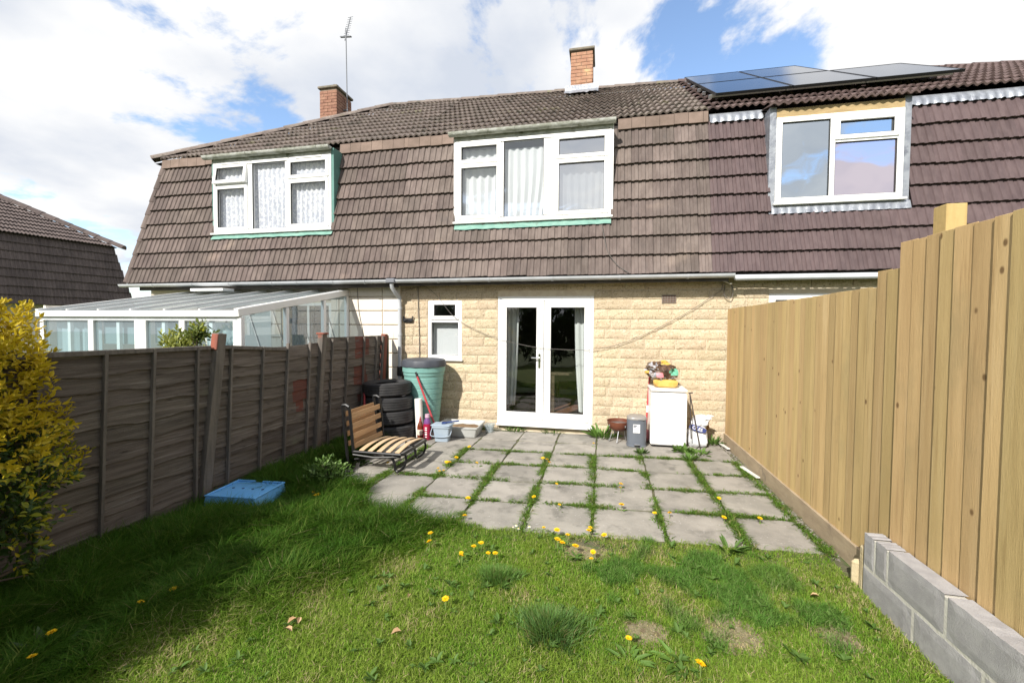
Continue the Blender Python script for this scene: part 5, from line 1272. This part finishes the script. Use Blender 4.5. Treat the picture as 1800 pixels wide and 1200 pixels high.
def shrub(name, c, r, label, seed, nshoot=260, per=13, ll=.055, mats=None, probs=(.6, .25, .15), stems=9, group=None, low=.15, cat='shrub', bias=None):
    g = np.random.default_rng(seed); c = np.array(c, float); r = np.array(r, float)
    t = thing(name, (c[0], c[1], 0), label, cat, group)
    d = nrm(g.normal(size=(nshoot, 3))); d[:, 2] = np.where(d[:, 2] < -.75, -d[:, 2], d[:, 2])
    lump = np.array([1+.32*mnoise.noise(Vector((*(q*1.9+seed),)))+.16*mnoise.noise(Vector((*(q*4.7+seed),))) for q in d])
    dep = g.random(nshoot)**2.0; tip = c+d*r*lump[:, None]*(1-.62*dep[:, None])
    ok = tip[:, 2] > low; tip, d, dep = tip[ok], d[ok], dep[ok]; n = len(tip)
    ax = nrm(d*.8+np.array([0, 0, .55])+g.normal(size=(n, 3))*.35)
    P = []; D = []; Nn = []; Lg = []; tone = []
    for k in range(per):
        f = k/(per-1); an = k*2.4+g.random(n)*.9
        h = nrm(np.cross(ax, nrm(g.normal(size=(n, 3))*.05+np.array([.3, .2, .9])))); v = np.cross(ax, h)
        rad = h*np.cos(an)[:, None]+v*np.sin(an)[:, None]
        P.append(tip-ax*(1-f)*.16+rad*.006); D.append(rad*(1.15-.75*f)+ax*(.35+.8*f)); Nn.append(ax*1.0-rad*.2+g.normal(size=(n, 3))*.25)
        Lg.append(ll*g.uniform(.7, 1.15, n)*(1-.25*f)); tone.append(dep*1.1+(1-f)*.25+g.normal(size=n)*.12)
    P, D, Nn, Lg, tone = [np.concatenate(q) for q in (P, D, Nn, Lg, tone)]
    if bias is not None: tone = tone+bias(P)
    V, F = leaves(P, D, Nn, Lg, Lg*.46)
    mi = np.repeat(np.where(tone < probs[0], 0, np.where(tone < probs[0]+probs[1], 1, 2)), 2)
    me = quad_mesh('crown', V-np.array([c[0], c[1], 0]), F, mats or [M['leaf_y'], M['leaf_g'], M['leaf_d']], mi)
    o = bpy.data.objects.new('crown', me); COL.objects.link(o); o.parent = t
    mb = MB(); rg = random.Random(seed)
    for k in range(stems):
        e = tip[rg.randrange(n)]; b = Vector((c[0]+rg.uniform(-.1, .1), c[1]+rg.uniform(-.1, .1), -.05)); e = Vector(e)
        m_ = b.lerp(e, .5)+Vector((rg.uniform(-.1, .1), rg.uniform(-.1, .1), .12)); mb.tube([b, b.lerp(m_, .5), m_, m_.lerp(e, .5), e], [.02, .016, .012, .007, .003], 5)
    mb.build('trunk', M['twig'], t, smooth=True)
    return t
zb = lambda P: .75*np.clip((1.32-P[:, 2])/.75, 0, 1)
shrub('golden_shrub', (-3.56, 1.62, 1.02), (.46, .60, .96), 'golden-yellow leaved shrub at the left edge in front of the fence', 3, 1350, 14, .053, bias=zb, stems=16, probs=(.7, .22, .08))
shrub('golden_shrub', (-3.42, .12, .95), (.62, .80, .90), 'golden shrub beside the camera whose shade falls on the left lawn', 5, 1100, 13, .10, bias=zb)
shrub('pale_shrub', (-4.98, 4.22, 1.30), (.36, .22, .34), 'pale green leafy shrub showing above the fence before the conservatory', 8, 90, 11, .085, [pm('lime_shrub_leaf', (.25, .29, .06), (.34, .36, .10), 9, rough=.55, trans=.3), M['leaf_g'], M['leaf_d']], stems=7, low=1.0)
shrub('pale_shrub', (-4.74, 4.24, 1.60), (.16, .13, .13), 'small leafy sprig standing above the fence left of red post', 18, 34, 10, .075, [pm('sprig_leaf', (.16, .20, .05), (.22, .27, .07), 9, rough=.55, trans=.3), M['leaf_g'], M['leaf_d']], stems=4, low=1.4)
# hedge and shrubs at the bottom of the garden (seen in the door glass)
for k, (x, y, rx, ry, rz_, mt) in enumerate(((-5.6, -6.5, 1.6, 1.0, 1.7, 'y'), (-2.9, -6.9, 1.7, 1.0, 1.55, 'd'), (-.2, -7.0, 1.7, 1.0, 1.6, 'd'), (2.4, -6.8, 1.6, 1.0, 1.5, 'd'), (-8.4, -7.0, 1.7, 1.1, 1.6, 'd'), (5.1, -7.0, 1.7, 1.0, 1.6, 'd'))):
    nm = ('second from left', 'third from left', 'fourth from left', 'fifth from left', 'leftmost', 'rightmost')[k]
    shrub('hedge_shrub', (x, y, rz_*.95), (rx, ry, rz_), 'evergreen hedge shrub at the garden end behind the camera, %s' % nm, 40+k, 800, 11, .19, [M['leaf_g'] if mt == 'y' else M['leaf_d'], M['leaf_d'], M['leaf_d']], stems=6, group='hedge at the garden end', low=.0)

# ---- grass
def n2(x, y, s, seed=0.0):
    return np.array([mnoise.noise(Vector((a*s+seed, b*s, seed*.37))) for a, b in zip(x, y)])
INCR = lambda x, y: (np.abs(x+3.24) < .27) & (np.abs(y-3.36) < .225)
GX, GY = np.meshgrid(np.linspace(-3.6, 1.8, 110), np.linspace(-1.0, 7.0, 160), indexing='ij')
def field(s, seed): return n2(GX.ravel(), GY.ravel(), s, seed).reshape(GX.shape)
FA, FB, FC = field(1.3, 3.1), field(3.4, 9.7), field(9.0, 4.4)
def samp(Fd, x, y):
    u = np.clip((x+3.6)/5.4*109, 0, 108.999); v = np.clip((y+1)/8*159, 0, 158.999); i = u.astype(int); j = v.astype(int); a = u-i; b = v-j
    return Fd[i, j]*(1-a)*(1-b)+Fd[i+1, j]*a*(1-b)+Fd[i, j+1]*(1-a)*b+Fd[i+1, j+1]*a*b
def sst(a, b, x): t = np.clip((x-a)/(b-a), 0, 1); return t*t*(3-2*t)
def blades(P, H, W, lean, az, col, name, label, cat='grass', kind='stuff'):
    n = len(P); g = nrng
    d = np.stack([np.cos(az), np.sin(az), np.zeros(n)], 1); face = az+math.pi/2+g.uniform(-.7, .7, n)
    s = np.stack([np.cos(face), np.sin(face), np.zeros(n)], 1)*W[:, None]*.5
    up = np.zeros((n, 3)); up[:, 2] = 1
    m_ = P+up*(H*.55)[:, None]+d*(H*lean*.28)[:, None]; t = P+up*(H*(1-.30*lean))[:, None]+d*(H*lean)[:, None]
    V = np.stack([P-s, P+s, m_-s*.8, m_+s*.8, t-s*.12, t+s*.12], 1).reshape(-1, 3); k = np.arange(n)[:, None]*6
    F = np.concatenate([k+np.array([[0, 1, 3, 2]]), k+np.array([[2, 3, 5, 4]])], 1).reshape(-1, 4)
    me = quad_mesh(name, V, F, [M['blade']], col=np.repeat(col, 6, 0))
    o = bpy.data.objects.new(name, me); COL.objects.link(o); return tag(o, label, cat, kind=kind)
def lawn_edge(x): return 3.47+SK*(x+.1)+.03*np.sin(x*9)+.02*np.sin(x*23)
NB = 330000
x = nrng.uniform(-3.56, 1.67, NB); y = 1.0+(nrng.random(NB)**1.15)*2.95
le = lawn_edge(x); strip = x < -2.40-.12*np.sin(y*3)
le = np.where(x < -1.85, le+.25*sst(-1.8, -2.3, x), le)
keep = ((y < le+.03) | strip) & ~INCR(x, y)
xs = nrng.uniform(-3.56, -2.40, 60000); ys = nrng.uniform(3.4, 6.0, 60000); kp = ~INCR(xs, ys) & (xs < -2.93+.12*np.sin(ys*4)-.10*(ys-4)*(ys > 4.2)) 
x = np.concatenate([x[keep], xs[kp]]); y = np.concatenate([y[keep], ys[kp]])
fa, fb, fc = samp(FA, x, y), samp(FB, x, y), samp(FC, x, y)
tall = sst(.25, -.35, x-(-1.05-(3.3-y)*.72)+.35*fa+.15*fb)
edge = sst(-2.75, -3.1, x)
BARE = ((.74, 2.53, .17), (.26, 2.45, .12), (-.12, 3.27, .20), (1.30, 2.62, .13))
bare = np.zeros(len(x))
for (bx, by, br_) in BARE:
    bare = np.maximum(bare, sst(br_*1.3, br_*.4, np.hypot(x-bx, (y-by)*1.3)+.05*fc))
thin = sst(.05, .45, fb+.5*fa)*(1-tall)
kp = nrng.random(len(x)) > bare*.6+thin*.32
x, y, fa, fb, fc, tall, edge, bare, thin = [q[kp] for q in (x, y, fa, fb, fc, tall, edge, bare, thin)]
n = len(x); u = nrng.random(n)
H = .020+.020*u+.016*np.clip(fb, -.5, 1)+tall*(.06+.09*u)*np.clip(1+.9*fc+.5*fb, .45, 1.9)+edge*.05
H *= (1-.5*bare)
lush = sst(-.1, .35, -fb+.2*fa)
grn = np.array([.175, .280, .028]); dk = np.array([.050, .140, .010]); pale = np.array([.28, .335, .075]); dry = np.array([.44, .37, .20])
col = grn*(1-lush[:, None])+np.array([.125, .255, .018])*lush[:, None]
col = col*(1-tall[:, None]*.85)+dk*tall[:, None]*.85  # long grass: its own dark green, deepened further to strengthen the lawn shadow
w = nrng.random(n); pm_ = (w < .34*(1-tall)+.12)[:, None]; col = np.where(pm_, col*.4+pale*.6, col)
w = nrng.random(n); dm = (w < (.05+.28*thin+.5*bare)*(1-.85*tall))[:, None]; col = np.where(dm, dry, col)
bl = np.zeros(n)
for (bx, by, br_) in ((.40, 2.80, .13), (.52, 3.02, .16), (.93, 2.86, .17), (.30, 3.28, .14), (.58, 2.60, .12), (1.12, 3.08, .2), (.75, 3.25, .12), (1.2, 2.75, .12), (.2, 3.0, .08)): bl = np.maximum(bl, sst(br_*1.25, br_*.4, np.hypot(x-bx, y-by)+.30*fc+.25*fb))
col = col*(1-bl[:, None]*.6)+np.array([.075, .19, .045])*bl[:, None]*.6; H += bl*.032
col *= nrng.uniform(.9, 1.5, (n, 1))*(1-.25*tall[:, None])  # sunlit turf lifted, long grass held darker as if shaded
P = np.stack([x, y, np.full(n, -.022)], 1)
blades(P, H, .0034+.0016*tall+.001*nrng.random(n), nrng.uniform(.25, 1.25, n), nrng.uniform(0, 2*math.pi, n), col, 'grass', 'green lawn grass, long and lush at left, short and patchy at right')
def tuft(cx, cy, rad, n, h, label, c=(.18, .33, .10)):
    a = nrng.uniform(0, 2*math.pi, n); r = rad*np.abs(nrng.normal(0, .55, n)); P = np.stack([cx+r*np.cos(a)*(.8+.2*np.sin(3*a)), cy+r*np.sin(a)*(.75+.2*np.cos(2*a)), np.full(n, -.02)], 1)
    hh = h*np.clip(1-.55*(r/rad)**2, .3, 1)*nrng.uniform(.35, 1.2, n); col = np.array(c)*nrng.uniform(.55, 1.35, (n, 1)); m = nrng.random(n) < .35; col[m] = np.array([.14, .25, .04])*nrng.uniform(.7, 1.2, (m.sum(), 1)); m = nrng.random(n) < .08; col[m] = (.3, .27, .12)
    o = blades(P, hh, np.full(n, .0035), .15+.55*np.clip(r/rad, 0, 1.3)**1.4*nrng.uniform(.5, 1.5, n)+.25*nrng.random(n), a+nrng.normal(0, .8, n), col, 'grass_tuft', label, 'grass tuft', None)
tuft(-.25, 2.32, .25, 4600, .125, 'large round blue-green grass tuft in the middle of the lawn')
tuft(-.66, 2.74, .22, 3200, .085, 'smaller blue-green grass tuft behind the large round one', (.18, .34, .08))

# ---- weeds in the joints
seg = []
for xj in XJ[1:-1]:
    y0 = 3.5
    for k in range(300): seg.append((xj+rng.gauss(0, .012), y0+rng.random()*2.25))
seg = []
def joint(x0, y0, x1, y1, n, sg, seed, thr):
    """ragged clumps of blades strung along a joint"""
    for k in range(int(n/34)):
        t = rng.random(); x = x0+(x1-x0)*t; y = y0+(y1-y0)*t
        q = mnoise.noise(Vector((x*2.3+seed, y*2.3, seed)))+.5*mnoise.noise(Vector((x*6+seed, y*6, 1)))-thr
        if q < rng.uniform(-.3, .1): continue
        big = rng.random()**3; m = int(6+46*big+20*max(0, q)); s = .008+.030*big
        ax = (x1-x0, y1-y0); l = math.hypot(*ax)
        for i in range(m):
            u, v = rng.gauss(0, s*1.6), rng.gauss(0, s*.75); seg.append((x+ax[0]/l*u-ax[1]/l*v, y+ax[1]/l*u+ax[0]/l*v, big*.9*rng.random()))
for k, xj in enumerate(XJ[1:]):
    sk = SK*(xj+.1)
    joint(xj+.0, 3.47+sk, xj-.045, 5.74+sk, 4200, .011, 3+k*1.7, -.12)
for k, yj in enumerate(YJ[1:5]):
    joint(-1.8 if k != 1 else -2.3, yj+SK*-1.7, 1.68, yj+SK*1.78, 5600, .012, 50+k*2.3, -.12 if k in (0, 1) else -.05)
joint(-3.0, 6.80, 1.75, 6.80, 3500, .03, 77, .12); joint(-2.45, 3.6, -2.40, 5.2, 5000, .03, 90, -.2)
S_ = np.array(seg); n = len(S_); P = np.stack([S_[:, 0], S_[:, 1], np.full(n, -.02)], 1)
col = np.array([.125, .235, .03])*nrng.uniform(.55, 1.4, (n, 1)); m = nrng.random(n) < .14; col[m] = np.array([.27, .26, .10])
blades(P, (.022+.024*nrng.random(n)+.035*np.clip(S_[:, 2], 0, .8)), .004+.008*nrng.random(n)**2, nrng.uniform(.5, 1.9, n), nrng.uniform(0, 6.28, n), col, 'joint_weeds', 'grass and weeds growing in the joints between patio slabs', 'weeds')
for k, (bx, by, br_) in enumerate(BARE):
    mb = MB(); n_ = 22; vs = [(bx, by, -.014)]; fs = []
    for i in range(n_):
        a = 2*math.pi*i/n_; q = br_*1.1*(1+.35*mnoise.noise(Vector((math.cos(a)*1.5, math.sin(a)*1.5, k*3.3)))); vs.append((bx+q*math.cos(a), by+.8*q*math.sin(a), -.020)); fs.append((0, i+1, (i+1) % n_+1))
    mb.add(vs, fs); tag(mb.build('bare_soil', M['thatch']), kind='structure')
# low broad-leaved plants mixed into the turf
g = nrng; k = 0; Pp = []; Dd = []; Nq = []; Ll = []
while k < 230:
    x, y = g.uniform(-2.6, 1.6), g.uniform(1.4, 3.45); k += 1
    q = g.integers(5, 10); a = g.uniform(0, 6.28, q); el = g.uniform(.15, .9, q); s = g.uniform(.02, .055)
    Dd.append(np.stack([np.cos(a)*np.cos(el), np.sin(a)*np.cos(el), np.sin(el)], 1)); Nq.append(np.stack([-np.cos(a)*np.sin(el), -np.sin(a)*np.sin(el), np.cos(el)], 1))
    Pp.append(np.tile([[x, y, .004]], (q, 1))); Ll.append(s*g.uniform(.6, 1.2, q))
Ll = np.concatenate(Ll); V, F = leaves(np.concatenate(Pp), np.concatenate(Dd), np.concatenate(Nq), Ll, Ll*.42, .2)
o = bpy.data.objects.new('lawn_weeds', quad_mesh('lawn_weeds', V, F, [M['weedleaf']])); COL.objects.link(o); tag(o, 'small broad-leaved weeds mixed into the lawn turf', 'weeds', kind='stuff')
# gravel along the fence foot
mb = MB(); rgx = random.Random(6)
for k in range(420):
    yy = rgx.uniform(3.5, 6.75); xx = rgx.gauss(1.735, .02); s = rgx.uniform(.006, .016); z = -.02+rgx.uniform(0, .01)
    mb.add([(xx-s, yy, z), (xx, yy-s, z), (xx+s, yy, z), (xx, yy+s, z), (xx+rgx.uniform(-.3, .3)*s, yy, z+s)], [(0, 1, 4), (1, 2, 4), (2, 3, 4), (3, 0, 4)])
tag(mb.build('gravel', M['gravel']), 'grey gravel in the narrow gap beside the right fence', 'gravel', kind='stuff')

# ---- broad-leaved weeds
def rosette(name, c, n, ll, lift, label, mat, seed, cat='weed', wr=.30, spread=.02, group=None, parent=None):
    g = np.random.default_rng(seed); a = g.uniform(0, 6.283, n); el = g.uniform(lift[0], lift[1], n)
    D = np.stack([np.cos(a)*np.cos(el), np.sin(a)*np.cos(el), np.sin(el)], 1); r = spread*np.sqrt(g.random(n))
    P = np.stack([c[0]+r*np.cos(a), c[1]+r*np.sin(a), np.full(n, c[2])], 1); Nn = np.stack([-np.cos(a)*np.sin(el), -np.sin(a)*np.sin(el), np.cos(el)], 1)
    Lg = ll*g.uniform(.55, 1.15, n); V, F = leaves(P, D, Nn, Lg, Lg*wr, .25)
    me = quad_mesh(name, V-np.array(c), F, [mat]); o = bpy.data.objects.new(name, me); COL.objects.link(o); o.location = c
    if parent: o.parent = parent; o.location = Vector(c)-ORG[parent.name]
    else: tag(o, label, cat, group)
    return o
rosette('weed_clump', (.02, 6.66, 0), 46, .22, (.35, 1.3), 'tall leafy weed clump at the wall foot left of the barbecue', M['weedleaf'], 1, spread=.12, wr=.16)
rosette('weed_clump', (1.12, 6.16, 0), 60, .10, (.2, 1.3), 'fine leafy weed growing in front of the fridge corner', M['weedleaf'], 2, spread=.10, wr=.35)
rosette('weed_clump', (1.60, 6.66, 0), 44, .14, (.3, 1.3), 'green weed clump at wall foot between white bag and fence', M['weedleaf'], 3, spread=.10, wr=.2)
rosette('weed_clump', (.55, 5.92, 0), 40, .09, (.3, 1.3), 'small green weed clump in the joint in front of the pedal bin', M['weedleaf'], 4, spread=.04, wr=.2)
rosette('weed_clump', (1.13, 5.80, 0), 46, .11, (.3, 1.3), 'bright weed clump in the joint in front of the fridge', M['weedleaf'], 5, spread=.06, wr=.16)
rosette('weed_clump', (-1.35, 6.76, 0), 34, .10, (.4, 1.35), 'small weeds growing below the left French door', M['weedleaf'], 6, spread=.12, wr=.2)
rosette('weed_clump', (-.75, 6.76, 0), 30, .08, (.4, 1.35), 'small weeds growing below the right French door', M['weedleaf'], 7, spread=.16, wr=.2)
rosette('weed_clump', (1.30, 6.08, 0), 50, .09, (.1, 1.2), 'low leafy weeds along the joint below the white bag', M['weedleaf'], 8, spread=.10, wr=.3)
rosette('weed_clump', (.98, 3.50, -.02), 26, .13, (.2, .9), 'jagged leafed weed at the lawn edge near right slabs', M['weedleaf'], 9, spread=.05, wr=.22)
rosette('weed_clump', (-3.02, 4.75, -.02), 60, .17, (.4, 1.3), 'dark leafy weeds between fence and the bench back', M['leaf_d'], 10, spread=.22, wr=.4)
lw = shrub('leafy_weed', (-2.82, 3.98, .12), (.24, .24, .17), 'bushy variegated weed beside the slab between crate and bench', 31, 90, 9, .07, [M['weedleaf'], M['weedpale'], M['leaf_d']], (.45, .25, .3), stems=5, low=.0, cat='weed')
rosette('weed_clump', (-2.68, 1.55, -.02), 26, .20, (.1, .9), 'long leafed dandelion plant in the shaded lower left corner', M['leaf_d'], 13, spread=.05, wr=.22)
rosette('weed_clump', (.42, 2.25, -.02), 18, .12, (.1, .7), 'flat weed rosette on the lawn below the bare patch', M['weedleaf'], 14, spread=.05, wr=.25)
rosette('weed_clump', (.16, 2.20, -.02), 16, .11, (.05, .5), 'small rosette beneath the single dandelion right of the tuft', M['weedleaf'], 15, spread=.03, wr=.22)

# ---- dandelions and daisies
def head_mesh(seed, mat, r, petals=26, dome=.4):
    rg = random.Random(seed); mb = MB()
    for ringk, (rr, zz, n) in enumerate(((1, 0, petals), (.72, .18, petals-6), (.42, .32, petals-12))):
        for k in range(n):
            a = 2*math.pi*(k+rg.random()*.6)/n; q = r*rr*rg.uniform(.85, 1.08); w = r*.16
            ca, sa = math.cos(a), math.sin(a); z = r*zz*dome*2
            mb.add([(0, 0, z*.6), (q*.6*ca-w*sa, q*.6*sa+w*ca, z+r*.10), (q*ca, q*sa, z+r*rg.uniform(-.05, .2)), (q*.6*ca+w*sa, q*.6*sa-w*ca, z+r*.10)], [(0, 3, 2, 1)])
    return mb.mesh('flower_head', mat)
HD = [head_mesh(i, M['dand'], .0265) for i in range(4)]; HY = head_mesh(9, M['daisy'], .013, 16, .15)
STEM = MB().tube([(0, 0, 0), (.002, 0, .5), (0, 0, 1)], .0022, 5).mesh('stem', M['stem']); EYE = MB().lathe([(0, .004), (.003, .0035), (.005, 0)], n=8).mesh('eye', M['dand'])
ROS = []
for i in range(3):
    o = rosette('leaf_rosette', (0, 0, 0), 11, .07, (.05, .5), None, M['weedleaf'], 60+i, wr=.24, spread=.01, parent=None); ROS.append(o.data); bpy.data.objects.remove(o)
def flower(x, y, h, label, group, ros=True, daisy=False, name='dandelion'):
    h += .018
    t = thing(name, (x, y, -.02), label, name, group)
    s = rng.uniform(.6, 1.12); az = rng.uniform(0, 6.28); tl = rng.uniform(0, .35)
    top = Vector((x, y, -.02+h))
    inst('stem', STEM, t, Matrix.Translation((x, y, -.02)) @ Matrix.Diagonal((1, 1, h, 1)))
    T = Matrix.Translation(top) @ Matrix.Rotation(az, 4, 'Z') @ Matrix.Rotation(tl, 4, 'X') @ Matrix.Scale(s, 4)
    inst('flower_head', HY if daisy else rng.choice(HD), t, T)
    if daisy: inst('eye', EYE, t, T @ Matrix.Translation((0, 0, .004)))
    if ros: inst('leaf_rosette', rng.choice(ROS), t, Matrix.Translation((x, y, -.018)) @ Matrix.Rotation(az, 4, 'Z'))
ORD = ['leftmost', 'second from left', 'third from left', 'fourth from left', 'fifth from left', 'sixth from left', 'seventh from left', 'eighth from left', 'ninth from left', 'tenth from left', 'eleventh from left']
def cluster(pts, h, fmt, group, **k):
    pts = sorted(pts, key=lambda p: p[0]/p[1]); n = len(pts)
    for i, (x, y) in enumerate(pts): flower(x, y, h, fmt % ('rightmost' if i == n-1 else ORD[i]), group, **k)
PD = [(-1.76,5.04),(-1.81,4.84),(-1.78,4.85),(-1.83,4.86),(-1.83,4.61),(-1.74,4.55),(-1.78,4.52)]
cluster(PD, .055, 'yellow dandelion in the cluster of seven in the joint right of bench, %s', 'dandelions in the joint right of bench')
cluster([(-.70,5.26),(-.60,5.12),(-.64,5.22)], .055, 'yellow dandelion in the clump of three among middle slabs before the doors, %s', 'dandelions among middle slabs')
for (x, y), lb in {(-1.45,4.90): 'single dandelion right of the cluster by the bench', (-1.75,5.54): 'dandelion in the joint in front of the white tray', (-2.51,4.95): 'dandelion half hidden beneath the bench seat', (-2.49,4.66): 'large dandelion between slab and bench front leg', (-.09,6.11): 'lone dandelion on the slab before the barbecue',
    (.22,4.57): 'upper of two dandelions at a centre slab crossing', (.21,4.46): 'lower of two dandelions at a centre slab crossing', (.20,4.03): 'dandelion on the second slab row from lawn, centre', (-.36,3.90): 'dandelion in the joint left of centre in second slab row', (-1.23,3.86): 'dandelion at left joint crossing of the second slab row', (-1.14,3.49): 'dandelion where the left slabs meet the lawn', (.48,3.91): 'left of two neighbouring dandelions in the front slab joint', (.61,3.94): 'right of two neighbouring dandelions in the front slab joint',
    (1.06,3.95): 'dandelion in the front joint second from the fence', (1.36,4.0): 'dandelion in the front joint nearest the fence', (1.13,4.39): 'dandelion in the right-hand joint one row back', (-.62,4.03): 'small dandelion at the joint crossing left of centre', (-.44,4.42): 'tiny dandelion in the joint two rows back'}.items(): flower(x, y, .055, lb, 'dandelions between the slabs')
cluster([(-1.29,3.09),(-1.25,2.97)], .075, 'yellow dandelion of the upright pair at the long grass edge, %s', 'dandelion pair by the long grass')
cluster([(-.87,3.06),(-.91,3.0),(-.97,2.89),(-.96,2.86),(-.78,2.93),(-.73,2.94)], .06, 'yellow dandelion in the group of six on lawn left of centre, %s', 'six dandelions left of centre')
cluster([(-.44,3.40),(-.33,3.38),(-.24,3.32),(-.31,3.23),(-.27,3.19),(-.17,3.16),(-.07,3.48),(-.08,3.43),(.04,3.38),(-.04,3.10),(-.05,3.01)], .065, 'yellow dandelion in the scattered group by the bare patch at slab edge, %s', 'dandelions by the bare patch')
for (x, y), lb in {(-.89,2.36): 'single dandelion on lawn left of the large tuft', (.16,2.26): 'single dandelion on lawn right of the large tuft', (.49,2.16): 'lone dandelion nearest the bottom edge right of centre'}.items(): flower(x, y, .07, lb, 'lone dandelions on the lawn')
for (x, y), lb in {(-2.49,2.04): 'upper right dandelion of two in the shaded lawn', (-2.55,1.90): 'lower left dandelion of two in the shaded lawn', (-2.74,1.61): 'large dandelion in the dark lower left corner, upper one', (-2.63,1.47): 'dandelion at the very bottom left corner'}.items(): flower(x, y, .11, lb, 'dandelions in the shade')
cluster([(-2.70,3.58),(-2.62,3.55),(-2.62,3.52)], .09, 'yellow dandelion in the trio right of the blue crate, %s', 'dandelion trio by the crate')
cluster([(-.69,3.38),(-.67,3.41),(-.64,3.36),(-.56,3.41)], .05, 'white daisy in the little group at the slab edge, %s', 'daisies at the slab edge', ros=False, daisy=True, name='daisy')
def dead_leaf(x, y, s, label, seed):
    g = np.random.default_rng(seed); V, F = leaves(np.array([[0, 0, .0]]), np.array([[math.cos(seed), math.sin(seed), .25]]), np.array([[.2, .1, 1.]]), np.array([s]), np.array([s*.55]), .5)
    me = quad_mesh('dead_leaf', V, F, [M['dryleaf']]); o = bpy.data.objects.new('dead_leaf', me); COL.objects.link(o); o.location = (x, y, .022); tag(o, label, 'leaf', 'dry leaves on the lawn')
for k, (x, y, s, lb) in enumerate(((-1.70, 2.03, .05, 'curled dry leaf, left one of the group on front lawn'), (-1.64, 2.04, .045, 'curled dry leaf, right one of the group on front lawn'), (-1.63, 1.98, .05, 'pale dry leaf below the leaf group on front lawn'), (-1.05, 2.11, .06, 'single pale dry leaf right of the leaf group'), (-1.15, 2.42, .04, 'small brown dry leaf above the single pale one'), (1.30, 2.95, .05, 'pale dry leaf on the lawn near block wall'))):
    dead_leaf(x, y, s, lb, k+1)
